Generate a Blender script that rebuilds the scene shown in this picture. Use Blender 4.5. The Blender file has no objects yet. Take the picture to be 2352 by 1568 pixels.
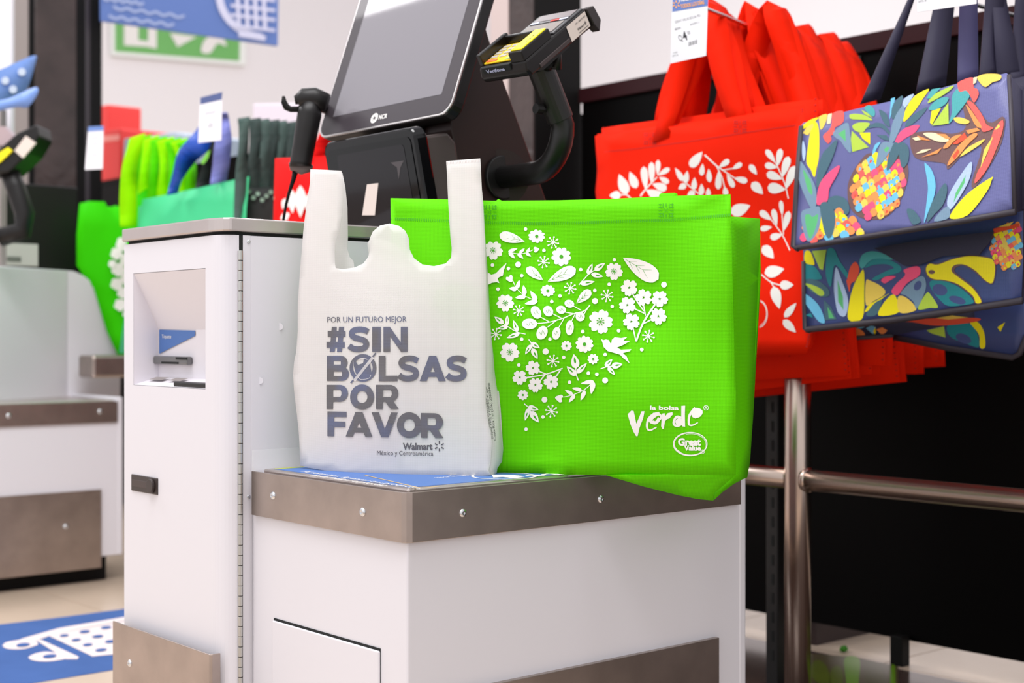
import bpy, bmesh, math, random
from math import sin, cos, pi, radians, sqrt, atan2
from mathutils import Vector, Matrix
from mathutils.geometry import delaunay_2d_cdt

# ---------------------------------------------------------------- camera
# world: X runs along the bagging unit, Y runs into the store, Z up, floor z=0
FPX, CX, HY = 3267.0, 1176.0, 770.0
CAM = Vector((-1.187, -1.617, 0.827))
ANG = atan2(0.760, 0.650)
FW = Vector((cos(ANG), sin(ANG), 0)); RT = Vector((sin(ANG), -cos(ANG), 0)); UP = Vector((0, 0, 1))
sc = bpy.context.scene
COL = sc.collection
cd = bpy.data.cameras.new('camera'); cam = bpy.data.objects.new('camera', cd); COL.objects.link(cam)
cd.sensor_width = 36.0; cd.lens = FPX / 2352 * 36.0
cd.shift_y = -(784 - HY) / 2352.0
cd.clip_start = 0.05; cd.clip_end = 100
cam.location = CAM; cam.rotation_euler = (pi/2, 0, ANG - pi/2)
cd.dof.use_dof = True; cd.dof.focus_distance = 2.22; cd.dof.aperture_fstop = 3.9; cd.dof.aperture_blades = 9
sc.camera = cam

# ---------------------------------------------------------------- world, lights, exposure
w = bpy.data.worlds.new('store_daylight'); sc.world = w; w.use_nodes = True
bg = w.node_tree.nodes['Background']; bg.inputs[0].default_value = (0.985, 0.97, 1.0, 1); bg.inputs[1].default_value = 0.82
def area(name, loc, target, sx, sy, power, col=(1, 0.985, 0.99)):
    l = bpy.data.lights.new(name, 'AREA'); l.shape = 'RECTANGLE'; l.size = sx; l.size_y = sy; l.energy = power; l.color = col
    o = bpy.data.objects.new(name, l); COL.objects.link(o); o.location = loc
    o.rotation_euler = (Vector(target) - Vector(loc)).to_track_quat('-Z', 'Y').to_euler(); return o
area('left_key_light', (-5.5, 0.5, 3.2), (0.2, 0.6, 0.6), 6.0, 3.0, 26)  # key light added at the left, its source unseen
area('overhead_lamp', (-0.6, 0.2, 4.2), (-0.3, 0.6, 0), 3.0, 0.6, 90)
area('overhead_lamp', (-0.755, 4.75, 4.2), (-0.755, 4.75, 0), 0.6, 3.0, 100)
area('overhead_lamp', (-1.6, -0.9, 4.2), (-0.6, 0.2, 0), 3.0, 0.6, 42)  # unseen lamp added to brighten both cabinet faces and the red bags
area('overhead_lamp', (3.6, 4.4, 4.2), (3.6, 4.4, 0), 3.0, 0.6, 90)
sc.view_settings.view_transform = 'Standard'; sc.view_settings.look = 'None'
sc.view_settings.exposure = 0.24; sc.view_settings.gamma = 1.0; sc.view_settings.use_curve_mapping = False
sc.cycles.max_bounces = 8; sc.cycles.transparent_max_bounces = 12

# ---------------------------------------------------------------- pixel <-> world helpers (only to read real positions)
def ray(px, py): return FW + RT*((px-CX)/FPX) + UP*((HY-py)/FPX)
def P(px, py, t): return CAM + ray(px, py)*t
def PU(px, py, u): d = ray(px, py); return CAM + d*((u-CAM.x)/d.x)
def PV(px, py, v): d = ray(px, py); return CAM + d*((v-CAM.y)/d.y)
def PZ(px, py, z): d = ray(px, py); return CAM + d*((z-CAM.z)/d.z)
def plane(a, b, c):
    M = Matrix(((a[0], a[1], 1), (b[0], b[1], 1), (c[0], c[1], 1)))
    k = M.inverted() @ Vector((1/a[2], 1/b[2], 1/c[2]))
    return lambda x, y: 1.0/(k[0]*x + k[1]*y + k[2])

# ---------------------------------------------------------------- materials
def lin(c):
    f = lambda v: (v/255/12.92) if v/255 <= 0.04045 else ((v/255+0.055)/1.055)**2.4
    return (f(c[0]), f(c[1]), f(c[2]), 1)
MATS = {}
def mat(name, rgb, rough=0.5, metal=0.0, spec=0.5, bump=None, var=None, coat=0, weave=None, trans=0, alpha=0, emit=None):
    """rgb in sRGB 0-255; bump=(scale,strength,dist) noise; var=(scale,amount); weave=cell size in m"""
    if name in MATS: return MATS[name]
    m = bpy.data.materials.new(name); m.use_nodes = True; nt = m.node_tree; N = nt.nodes; L = nt.links
    b = N['Principled BSDF']; out = N['Material Output']
    c = lin(rgb); b.inputs['Base Color'].default_value = c; b.inputs['Roughness'].default_value = rough
    b.inputs['Metallic'].default_value = metal; b.inputs['Specular IOR Level'].default_value = spec
    if coat: b.inputs['Coat Weight'].default_value = coat; b.inputs['Coat Roughness'].default_value = 0.03
    if emit: b.inputs['Emission Color'].default_value = lin(emit[0]); b.inputs['Emission Strength'].default_value = emit[1]
    tc = N.new('ShaderNodeTexCoord'); colsock = None
    if var:
        n = N.new('ShaderNodeTexNoise'); n.inputs['Scale'].default_value = var[0]; n.inputs['Detail'].default_value = 4
        L.new(tc.outputs['Object'], n.inputs['Vector'])
        r = N.new('ShaderNodeValToRGB'); r.color_ramp.elements[0].position = 0.3; r.color_ramp.elements[1].position = 0.7
        lo = [x*(1-var[1]) for x in c[:3]] + [1]; hi = [min(1, x*(1+var[1])) for x in c[:3]] + [1]
        r.color_ramp.elements[0].color = lo; r.color_ramp.elements[1].color = hi
        L.new(n.outputs['Fac'], r.inputs['Fac']); colsock = r.outputs['Color']
    hs = None
    if weave:
        sep = N.new('ShaderNodeSeparateXYZ'); L.new(tc.outputs['Object'], sep.inputs[0])
        def mth(op, a, bb):
            q = N.new('ShaderNodeMath'); q.operation = op
            for i, s in enumerate((a, bb)):
                if s is None: continue
                if isinstance(s, (int, float)): q.inputs[i].default_value = s
                else: L.new(s, q.inputs[i])
            return q.outputs[0]
        along = mth('ADD', mth('MULTIPLY', sep.outputs[0], 0.76), mth('MULTIPLY', sep.outputs[1], -0.65))
        k = 2*pi/weave
        a1 = mth('SINE', mth('MULTIPLY', mth('ADD', along, sep.outputs[2]), k*0.707), None)
        a2 = mth('SINE', mth('MULTIPLY', mth('SUBTRACT', along, sep.outputs[2]), k*0.707), None)
        hs = mth('MULTIPLY', a1, a2)
        mx = N.new('ShaderNodeMix'); mx.data_type = 'RGBA'; mx.blend_type = 'MULTIPLY'; mx.inputs[0].default_value = 1
        g = mth('ADD', mth('MULTIPLY', hs, 0.09), 0.94)
        cmb = N.new('ShaderNodeCombineColor')
        for i in range(3): L.new(g, cmb.inputs[i])
        if colsock: L.new(colsock, mx.inputs[6])
        else: mx.inputs[6].default_value = c
        L.new(cmb.outputs[0], mx.inputs[7]); colsock = mx.outputs[2]
    if colsock: L.new(colsock, b.inputs['Base Color'])
    if bump or weave:
        bp = N.new('ShaderNodeBump')
        if weave: bp.inputs['Strength'].default_value = 0.25; bp.inputs['Distance'].default_value = weave*0.15; L.new(hs, bp.inputs['Height'])
        else:
            n = N.new('ShaderNodeTexNoise'); n.inputs['Detail'].default_value = 3
            if isinstance(bump[0], tuple):
                mp = N.new('ShaderNodeMapping'); mp.inputs['Scale'].default_value = bump[0]; L.new(tc.outputs['Object'], mp.inputs[0]); L.new(mp.outputs[0], n.inputs['Vector']); n.inputs['Scale'].default_value = 1
            else: n.inputs['Scale'].default_value = bump[0]; L.new(tc.outputs['Object'], n.inputs['Vector'])
            bp.inputs['Strength'].default_value = bump[1]; bp.inputs['Distance'].default_value = bump[2]; L.new(n.outputs['Fac'], bp.inputs['Height'])
        L.new(bp.outputs[0], b.inputs['Normal'])
    sh = b.outputs[0]
    if trans:
        t = N.new('ShaderNodeBsdfTranslucent')
        if colsock: L.new(colsock, t.inputs[0])
        else: t.inputs[0].default_value = c
        mx = N.new('ShaderNodeMixShader'); mx.inputs[0].default_value = trans; L.new(sh, mx.inputs[1]); L.new(t.outputs[0], mx.inputs[2]); sh = mx.outputs[0]
    if alpha:
        t = N.new('ShaderNodeBsdfTransparent'); mx = N.new('ShaderNodeMixShader'); mx.inputs[0].default_value = alpha
        L.new(sh, mx.inputs[1]); L.new(t.outputs[0], mx.inputs[2]); sh = mx.outputs[0]
    L.new(sh, out.inputs[0]); MATS[name] = m; return m

WHITE = mat('white_powder_coat', (222, 220, 226), 0.42, bump=(900, 0.05, 0.0004))
WHITE2 = mat('white_inner_panel', (226, 222, 228), 0.5)
STEEL = mat('brushed_steel', (206, 196, 192), 0.33, 1.0, bump=((6, 6, 900), 0.12, 0.0004), var=(9, 0.06))
STEELD = mat('brushed_steel_dark', (176, 163, 156), 0.36, 1.0, bump=((6, 6, 900), 0.12, 0.0004), var=(14, 0.10))
CHROME = mat('zinc_screw', (215, 218, 222), 0.25, 1.0)
HINGE = mat('hinge_steel', (200, 200, 196), 0.35, 1.0)
TUBE = mat('polished_tube', (196, 178, 166), 0.26, 1.0)
BLACK = mat('black_plastic', (20, 18, 18), 0.42, spec=0.35, bump=(1200, 0.05, 0.0003))
BLACKM = mat('black_matte_panel', (9, 8, 8), 0.6, spec=0.2)
GLOSS = mat('black_glass', (8, 8, 10), 0.06, spec=0.2, coat=0.2)
BROWN = mat('dark_brown_steel', (44, 28, 26), 0.42, spec=0.3, bump=(500, 0.06, 0.0004))
GREY = mat('grey_plastic', (150, 142, 140), 0.5)
TAG = mat('tag_card', (232, 231, 236), 0.55)
INK = mat('black_ink', (40, 40, 44), 0.6)
SHADOWGAP = mat('dark_gap', (16, 20, 20), 0.8)
BLUE = mat('print_blue', (72, 112, 178), 0.5)
BLUEL = mat('sign_blue', (96, 124, 190), 0.55)
PWHITE = mat('print_white', (238, 236, 232), 0.6)
YEL = mat('print_yellow', (255, 240, 0), 0.4)
def cm(rgb, rough=0.5): return mat('print_%d_%d_%d' % tuple(rgb), rgb, rough)

# ---------------------------------------------------------------- object helpers
ORG = {}
def prop(o, label=None, cat=None, group=None, kind=None):
    if label: o['label'] = label
    if cat: o['category'] = cat
    if group: o['group'] = group
    if kind: o['kind'] = kind
    return o
def thing(name, label, cat, loc, group=None, kind=None):
    o = bpy.data.objects.new(name, None); COL.objects.link(o); o.location = loc; o.empty_display_size = 0.05
    ORG[o.name] = Vector(loc); return prop(o, label, cat, group, kind)
class MB:
    def __init__(s): s.v = []; s.f = []
    def add(s, vs, fs):
        n = len(s.v); s.v += [Vector(q) for q in vs]; s.f += [tuple(n+i for i in f) for f in fs]; return s
    def box(s, x0, y0, z0, x1, y1, z1):
        return s.add([(x0,y0,z0),(x1,y0,z0),(x1,y1,z0),(x0,y1,z0),(x0,y0,z1),(x1,y0,z1),(x1,y1,z1),(x0,y1,z1)],
                     [(0,3,2,1),(4,5,6,7),(0,1,5,4),(1,2,6,5),(2,3,7,6),(3,0,4,7)])
    def prism(s, pts, ext):
        n = len(pts); e = Vector(ext); a = [Vector(p) for p in pts]
        return s.add(a + [p+e for p in a], [tuple(range(n))[::-1], tuple(range(n, 2*n))] + [(i, (i+1) % n, n+(i+1) % n, n+i) for i in range(n)])
    def tube(s, path, r, seg=12, cap=True):
        path = [Vector(p) for p in path]; n = len(path); rs = r if isinstance(r, (list, tuple)) else [r]*n
        t0 = (path[1]-path[0]).normalized(); a = t0.orthogonal().normalized(); vs = []; fs = []
        for i in range(n):
            t = (path[min(i+1, n-1)]-path[max(i-1, 0)]).normalized(); a = (a - t*a.dot(t)).normalized(); b = t.cross(a)
            for k in range(seg): q = 2*pi*k/seg; vs.append(path[i] + (a*cos(q)+b*sin(q))*rs[i])
        for i in range(n-1):
            for k in range(seg): fs.append((i*seg+k, i*seg+(k+1) % seg, (i+1)*seg+(k+1) % seg, (i+1)*seg+k))
        if cap: fs += [tuple(range(seg))[::-1], tuple(range((n-1)*seg, n*seg))]
        return s.add(vs, fs)
    def ribbon(s, rows):   # rows: list of (left point, right point)
        vs = []; fs = []
        for l, r in rows: vs += [l, r]
        for i in range(len(rows)-1): fs.append((2*i, 2*i+1, 2*i+3, 2*i+2))
        return s.add(vs, fs)
    def grid(s, fn, nu, nv):
        vs = [fn(i/nu, j/nv) for j in range(nv+1) for i in range(nu+1)]
        return s.add(vs, [(j*(nu+1)+i, j*(nu+1)+i+1, (j+1)*(nu+1)+i+1, (j+1)*(nu+1)+i) for j in range(nv) for i in range(nu)])
    def screw(s, c, n, r):
        c = Vector(c); n = Vector(n).normalized(); a = n.orthogonal().normalized(); b = n.cross(a); m = 14
        rings = [(r, 0), (r*0.95, r*0.22), (r*0.62, r*0.42), (r*0.3, r*0.45)]; vs = []; fs = []
        for rr, h in rings:
            for k in range(m): q = 2*pi*k/m; vs.append(c+(a*cos(q)+b*sin(q))*rr+n*h)
        for i in range(3):
            for k in range(m): fs.append((i*m+k, i*m+(k+1) % m, (i+1)*m+(k+1) % m, (i+1)*m+k))
        vs.append(c+n*r*0.15); e = len(vs)-1
        for k in range(m): fs.append((3*m+k, 3*m+(k+1) % m, e))
        return s.add(vs, fs)
    def build(s, name, m, parent=None, smooth=False, bevel=0, solid=0, kind=None, label=None, seg=2, subd=0):
        org = Vector((0, 0, 0))
        if parent is not None: org = ORG[parent.name]
        me = bpy.data.meshes.new(name); me.from_pydata([tuple(q-org) for q in s.v], [], s.f); me.materials.append(m)
        if smooth: me.polygons.foreach_set('use_smooth', [True]*len(me.polygons))
        o = bpy.data.objects.new(name, me); COL.objects.link(o)
        if parent is not None: o.parent = parent
        ORG[o.name] = org
        if bevel: q = o.modifiers.new('bevel', 'BEVEL'); q.width = bevel; q.segments = seg; q.limit_method = 'ANGLE'; q.angle_limit = radians(35)
        if solid: q = o.modifiers.new('solid', 'SOLIDIFY'); q.thickness = solid; q.offset = 0
        if subd: q = o.modifiers.new('subd', 'SUBSURF'); q.levels = subd; q.render_levels = subd
        if kind: o['kind'] = kind
        if label: o['label'] = label
        return o
def lone(o, label, cat, group=None, kind=None):   # recentre a top-level mesh on its own base
    me = o.data; n = len(me.vertices)
    c = Vector((sum(v.co.x for v in me.vertices)/n, sum(v.co.y for v in me.vertices)/n, min(v.co.z for v in me.vertices)))
    me.transform(Matrix.Translation(-c)); o.location = c; ORG[o.name] = c
    return prop(o, label, cat, group, kind)
def struct(o): o['kind'] = 'structure'; return o

# ---------------------------------------------------------------- flat artwork: 2D shapes in picture units of a face, laid on that face
def bez(pts, n=6, closed=True):    # smooth closed outline through points (Catmull-Rom)
    m = len(pts); o = []
    for i in range(m if closed else m-1):
        p0, p1, p2, p3 = (pts[(i-1) % m], pts[i], pts[(i+1) % m], pts[(i+2) % m]) if closed else (pts[max(i-1,0)], pts[i], pts[i+1], pts[min(i+2,m-1)])
        for k in range(n):
            t = k/n
            o.append(tuple(0.5*(2*p1[j]+(p2[j]-p0[j])*t+(2*p0[j]-5*p1[j]+4*p2[j]-p3[j])*t*t+(3*p1[j]-p0[j]-3*p2[j]+p3[j])*t**3) for j in (0, 1)))
    if not closed: o.append(tuple(pts[-1]))
    return o
def disc(x, y, r, n=14, ry=None, rot=0):
    ry = ry or r; return [(x+r*cos(2*pi*k/n)*cos(rot)-ry*sin(2*pi*k/n)*sin(rot), y+r*cos(2*pi*k/n)*sin(rot)+ry*sin(2*pi*k/n)*cos(rot)) for k in range(n)]
def stroke(pts, w0, w1=None, n=4):
    w1 = w0 if w1 is None else w1; q = bez(pts, n, False) if len(pts) > 2 else pts; m = len(q); a = []; b = []
    for i, p in enumerate(q):
        x0, y0 = q[max(i-1, 0)]; x1, y1 = q[min(i+1, m-1)]; d = sqrt((x1-x0)**2+(y1-y0)**2) or 1; nx, ny = -(y1-y0)/d, (x1-x0)/d
        h = (w0+(w1-w0)*i/(m-1))/2; a.append((p[0]+nx*h, p[1]+ny*h)); b.append((p[0]-nx*h, p[1]-ny*h))
    return a + b[::-1]
def leaf(x0, y0, x1, y1, w, fat=0.5, n=8, round_end=False):
    L = sqrt((x1-x0)**2+(y1-y0)**2); dx, dy = (x1-x0)/L, (y1-y0)/L; a = []; b = []
    for i in range(n+1):
        t = i/n
        h = (sin(pi*t**(0.7 if fat < 0.6 else 1.25))**0.85 if not round_end else (sin(pi*min(1, 0.5*t/0.68))**0.9 if t < 0.68 else sqrt(max(0, 1-((t-0.68)/0.32)**2))))*w/2
        a.append((x0+dx*L*t-dy*h, y0+dy*L*t+dx*h)); b.append((x0+dx*L*t+dy*h, y0+dy*L*t-dx*h))
    return a + b[-2:0:-1]
def petals(x, y, r, n, rot=0, w=0.62, notch=False, inner=0.0, sq=1.0):
    o = []
    for k in range(n):
        q = rot+2*pi*k/n; ex, ey = cos(q), sin(q); nx, ny = -ey, ex; hw = r*w/2*(5/n)**0.75
        pr = [(inner, 0.12), (0.35, 0.75), (0.62, 1.0), (0.86, 0.86), (0.99, 0.42)] + ([(0.90, 0.0)] if notch else [(1.02, 0)])
        side = [(x+(ex*a*r+nx*b*hw), y+(ey*a*r+ny*b*hw)*sq) for a, b in pr]; oth = [(x+(ex*a*r-nx*b*hw), y+(ey*a*r-ny*b*hw)*sq) for a, b in pr[:-1]][::-1]
        o.append(bez(side+oth, 3))
    return o
def snow(x, y, r, rot=0.2):
    o = []
    for k in range(8):
        q = rot+pi*k/4; o.append(stroke([(x, y), (x+cos(q)*r*0.85, y+sin(q)*r*0.85)], r*0.13)); o.append(disc(x+cos(q)*r*0.85, y+sin(q)*r*0.85, r*0.15, 8))
    return o
def ring(x, y, rx, ry, w, a0=0, a1=2*pi, n=36, w1=None):
    w1 = w if w1 is None else w1; o = []
    for k in range(n):
        p, q = a0+(a1-a0)*k/n, a0+(a1-a0)*(k+1)/n; wa, wb = w+(w1-w)*k/n, w+(w1-w)*(k+1)/n
        o.append([(x+rx*cos(p), y+ry*sin(p)), (x+rx*cos(q), y+ry*sin(q)), (x+(rx-wb)*cos(q), y+(ry-wb)*sin(q)), (x+(rx-wa)*cos(p), y+(ry-wa)*sin(p))])
    return o
def heart(x, y, r, rot):
    pts = [(0, 0.95), (-0.55, 0.35), (-0.85, -0.3), (-0.5, -0.75), (0, -0.45), (0.5, -0.75), (0.85, -0.3), (0.55, 0.35)]
    return bez([(x+r*(a*cos(rot)-b*sin(rot)), y+r*(a*sin(rot)+b*cos(rot))) for a, b in pts], 3)
def txt(s, x0, y0, x1, y1, h, bold=0.0, shear=0.0, fit=True):
    """lettering: baseline from (x0,y0) to (x1,y1), cap height h; returns (verts2d, faces)"""
    c = bpy.data.curves.new('t', 'FONT'); c.body = s; c.size = 1; c.fill_mode = 'FRONT'; c.offset = bold; c.shear = shear; c.resolution_u = 3
    o = bpy.data.objects.new('t', c); me = bpy.data.meshes.new_from_object(o)
    vs = [v.co.copy() for v in me.vertices]; fs = [tuple(p.vertices) for p in me.polygons]
    bpy.data.objects.remove(o); bpy.data.curves.remove(c); bpy.data.meshes.remove(me)
    if not vs: return [], []
    a = min(v.x for v in vs); b = max(v.x for v in vs); L = sqrt((x1-x0)**2+(y1-y0)**2); dx, dy = (x1-x0)/L, (y1-y0)/L
    k = L/(b-a); hh = h/0.70
    return [(x0+dx*(v.x-a)*k+dy*v.y*hh, y0+dy*(v.x-a)*k-dx*v.y*hh) for v in vs], fs
def inside(pts, x, y, d):
    c = False; n = len(pts)
    for i in range(n):
        (x0, y0), (x1, y1) = pts[i][:2], pts[(i+1) % n][:2]
        if (y0 > y) != (y1 > y) and x < (x1-x0)*(y-y0)/(y1-y0)+x0: c = not c
        ex, ey = x1-x0, y1-y0; L = ex*ex+ey*ey or 1e-9; t = max(0, min(1, ((x-x0)*ex+(y-y0)*ey)/L))
        if (x-x0-ex*t)**2+(y-y0-ey*t)**2 < d*d: return False
    return c
class Art:
    """collects flat shapes; fn maps a 2D point to a 3D point (on the face), lift moves it off the face"""
    def __init__(s, fn, lift=0.0006, ox=0, oy=0, k=1.0, inc=3e-6, dens=0): s.inc = inc; s.dens = dens; s.fn = fn; s.lift = lift; s.ox, s.oy, s.k = ox, oy, k; s.v = []; s.f = []
    def P(s, p): return s.fn(s.ox+p[0]/s.k, s.oy+p[1]/s.k, s.lift)
    def poly(s, pts, step=0):
        s.lift += s.inc
        if s.dens and not step:
            q = []
            for i in range(len(pts)):
                a, b = pts[i], pts[(i+1) % len(pts)]; m = max(1, int(sqrt((a[0]-b[0])**2+(a[1]-b[1])**2)/s.dens))
                q += [(a[0]+(b[0]-a[0])*j/m, a[1]+(b[1]-a[1])*j/m) for j in range(m)]
            pts = q; step = s.dens
        n = len(pts); co = [Vector((p[0], p[1])) for p in pts]
        extra = []
        if step:
            x0, x1 = min(p[0] for p in pts), max(p[0] for p in pts); y0, y1 = min(p[1] for p in pts), max(p[1] for p in pts)
            x = x0+step/2
            while x < x1:
                y = y0+step/2
                while y < y1:
                    if inside(pts, x, y, step*0.45): extra.append(Vector((x, y)))
                    y += step
                x += step
        r = delaunay_2d_cdt(co+extra, [], [tuple(range(n))], 1, 1e-5)
        b = len(s.v); s.v += [s.P(q) for q in r[0]]; s.f += [tuple(b+i for i in f) for f in r[2]]; return s
    def polys(s, L):
        for p in L: s.poly(p)
        return s
    def text(s, *a, **k):
        vs, fs = txt(*a, **k); b = len(s.v); s.v += [s.P(q) for q in vs]; s.f += [tuple(b+i for i in f) for f in fs]; return s
    def word(s, x0, x1, yb, h, letters, gap=0.06, yb1=None):
        tot = sum(w for c, w in letters)+gap*(len(letters)-1); k = (x1-x0)/tot; x = x0; dy = ((yb if yb1 is None else yb1)-yb)/(x1-x0)
        for c, w in letters:
            for q in heavy(c, w*k/h): s.poly([(x+a*h, yb+b*h+(x+a*h-x0)*dy) for a, b in q])
            x += (w+gap)*k
        return s
    def build(s, name, m, parent, solid=0, smooth=False, label=None):
        q = MB(); q.v = s.v; q.f = s.f; return q.build(name, m, parent, solid=solid, smooth=smooth, label=label)
def sheet(outline, fn, step, name, m, parent, solid=0.0009, lift=0):
    a = Art(lambda x, y, l: fn(x, y, l), lift); a.poly(outline, step)
    return a.build(name, m, parent, solid=solid, smooth=True)
def heavy(ch, w):   # heavy grotesque capitals as closed shapes, unit cap height (y down from -1 to 0), width w, stem s
    s = 0.27; R = []
    bar = lambda x0, y0, x1, y1: R.append([(x0, y0), (x1, y0), (x1, y1), (x0, y1)])
    if ch == 'I': bar(0, -1, w, 0)
    elif ch == 'L': bar(0, -1, s, 0); bar(0, -0.22, w, 0)
    elif ch == 'F': bar(0, -1, s, 0); bar(0, -1, w, -0.78); bar(0, -0.60, w*0.93, -0.38)
    elif ch == 'N': bar(0, -1, s, 0); bar(w-s, -1, w, 0); R.append([(0, -1), (s*0.95, -1), (w, 0), (w-s*0.95, 0)])
    elif ch == 'V': R.append([(0, -1), (s*1.08, -1), (w/2+s*0.06, -0.30), (w/2+0.14, 0), (w/2-0.14, 0)]); R.append([(w-s*1.02, -1), (w, -1), (w/2+0.14, 0), (w/2-0.14, 0), (w/2-s*0.0, -0.32)])
    elif ch == 'A': R.append([(w/2-0.14, -1), (w/2+0.14, -1), (w/2+0.02, -0.62), (s*1.02, 0), (0, 0)]); R.append([(w/2-0.14, -1), (w/2+0.14, -1), (w, 0), (w-s*1.05, 0), (w/2-0.02, -0.62)]); bar(w*0.22, -0.36, w*0.78, -0.17)
    elif ch == 'O': R += ring(w/2, -0.5, w/2, 0.52, s, n=40)
    elif ch in 'PRB':
        bar(0, -1, s, 0)
        def bowl(y0, y1, ww):
            h = (y1-y0)/2; m = (y0+y1)/2; bar(s*0.5, y0, ww-h, y0+0.2); bar(s*0.5, y1-0.2, ww-h, y1)
            for k in range(14):
                a, b = -pi/2+pi*k/14, -pi/2+pi*(k+1)/14; ri = h-0.2; rx = h
                R.append([(ww-h+rx*cos(a), m+h*sin(a)), (ww-h+rx*cos(b), m+h*sin(b)), (ww-h+max(0, rx-s)*cos(b), m+ri*sin(b)), (ww-h+max(0, rx-s)*cos(a), m+ri*sin(a))])
        if ch == 'B': bowl(-1, -0.45, w*0.94); bowl(-0.57, 0, w)
        else:
            bowl(-1, -0.30, w)
            if ch == 'R': R.append([(w*0.36, -0.36), (w*0.72, -0.40), (w*1.02, 0), (w*0.66, 0)])
    elif ch == 'S':
        R.append(stroke([(w*0.93, -0.80), (w*0.74, -0.875), (w*0.50, -0.895), (w*0.25, -0.84), (w*0.17, -0.70), (w*0.30, -0.575), (w*0.55, -0.51), (w*0.78, -0.43), (w*0.845, -0.29), (w*0.74, -0.155), (w*0.50, -0.105), (w*0.24, -0.13), (w*0.05, -0.24)], 0.235, n=5))
    elif ch == '#':
        for x in (w*0.20, w*0.58): R.append([(x+0.06, -1), (x+0.26, -1), (x+0.18, 0), (x-0.02, 0)])
        bar(0.05, -0.84, w, -0.60); bar(0, -0.40, w-0.03, -0.16)
    return R
def onplane(o, ex, ey, n):      # a rectangular face: o origin, ex/ey unit-per-2D-unit vectors, n outward normal
    o, ex, ey, n = Vector(o), Vector(ex), Vector(ey), Vector(n).normalized()
    return lambda x, y, l: o+ex*x+ey*y+n*l
# ================================================================ room
floor = struct(MB().box(-4, -4, -0.05, 9, 12, -0.0015).build('floor', mat('floor_grout', (150, 132, 116), 0.7)))
ORG['floor'] = Vector((0, 0, 0))
TILE = mat('floor_tile', (206, 186, 166), 0.22, var=(3, 0.05), bump=(60, 0.03, 0.0005))
tile_me = None; TS = 0.60
for i in range(-4, 12):
    for j in range(-5, 16):
        if -0.1 < i*TS and i*TS+TS < 0.8 and j < 1 and j > -1: pass
        cx, cy = i*TS+0.35, j*TS+0.2
        if cx < -3.7 or cx > 8.7 or cy < -3.7 or cy > 9: continue
        if (Vector((cx, cy, 0))-Vector((CAM.x, CAM.y, 0))).dot(FW) < 1.2: continue
        if tile_me is None:
            o = MB().box(-TS/2+0.002, -TS/2+0.002, -0.004, TS/2-0.002, TS/2-0.002, 0).build('floor_tile', TILE, floor); tile_me = o.data
        else:
            o = bpy.data.objects.new('floor_tile', tile_me); COL.objects.link(o); o.parent = floor
        o.location = (cx, cy, 0)
struct(MB().box(0.80, -4.0, -0.003, 1.83, 1.55, 0.0012).build('trim_1', mat('dark_aisle_floor', (74, 58, 52), 0.16, bump=(90, 0.04, 0.0005))))
WALL = mat('wall_paint', (238, 234, 236), 0.7)
struct(MB().box(-5, 9.0, 0, 9, 9.1, 4.8).build('wall_back', WALL))
struct(MB().box(7.0, -6, 0, 7.1, 9.0, 4.8).build('wall_right', WALL))

# ================================================================ checkout tower (receipt / payment cabinet)
tw = thing('checkout_tower', 'tall white checkout cabinet with steel counter top and receipt niche left of the bags', 'checkout', (0.3, 0.6, 0))
MB().box(0.006, 0.44, 0.05, 0.70, 0.80, 0.991).build('cabinet_body', WHITE, tw, bevel=0.002)
MB().box(-0.0075, 0.44, 0.05, 0.0062, 0.47, 0.991).build('hinge_stile', WHITE, tw)
arc = [(-0.045+0.03*(1-cos(a)), 0.47-0.03*sin(a)) for a in [i*pi/2/8 for i in range(9)]]
def prof(v0, v1):
    pts = []
    if v1 > 0.79: pts += [(-0.019, v1), (-0.045, v1)]
    else: pts += [(-0.019, v1), (-0.045, v1)]
    if v0 <= 0.44: pts += arc + [(-0.019, 0.44)]
    else: pts += [(-0.045, v0), (-0.019, v0)]
    return pts
d = MB(); V0, V1, Z0, Z1 = 0.497, 0.763, 0.738, 0.938
for (a, b, z0, z1) in ((0.44, 0.80, 0.09, Z0), (0.44, 0.80, Z1, 0.991), (V1, 0.80, Z0, Z1), (0.44, V0, Z0, Z1)):
    d.prism([(p[0], p[1], z0) for p in prof(a, b)], (0, 0, z1-z0))
door = d.build('cabinet_door', WHITE, tw)
q = MB(); ub = 0.004
q.add([(-0.045, V0, Z1), (-0.045, V1, Z1), (ub, V1, 0.837), (ub, V0, 0.837), (ub, V1, 0.752), (ub, V0, 0.752), (-0.045, V1, Z0), (-0.045, V0, Z0)],
      [(0, 1, 2, 3), (3, 2, 4, 5), (5, 4, 6, 7), (1, 6, 4, 2), (0, 3, 5, 7)])
for k_, w_ in enumerate(q.v):
    w_.y += 0.0008 if w_.y < 0.6 else -0.0008; w_.z += (0.0008 if w_.z < 0.74 else 0) - (0.0008 if w_.z > 0.93 else 0); w_.x += 0.0004
MB.build(q, 'receipt_niche', WHITE2, door)
f = onplane((ub-0.001, V1, 0), (0, -1, 0), (0, 0, -1), (-1, 0, 0))
def nz(px, py): p = PU(px, py, ub-0.001); return (V1-p.y, -p.z)
a = Art(f, 0.0002); a.poly([nz(366, 757), nz(448, 759), nz(448, 771), nz(366, 812)]); a.build('ticket_label', BLUE, door, label='blue corner label over the receipt slot')
p0, p1 = nz(372, 776), nz(394, 777)
Art(f, 0.0006).text('Tiquete', p0[0], p0[1], p1[0], p1[1], 0.0065).build('ticket_lettering', PWHITE, door)
s0 = PU(365, 817, ub); s1 = PU(443, 838, ub)
MB().box(ub-0.012, s1.y, s1.z, ub, s0.y, s0.z).build('receipt_slot', mat('slot_grey', (120, 120, 120), 0.35, 0.6), door, bevel=0.003)
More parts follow.
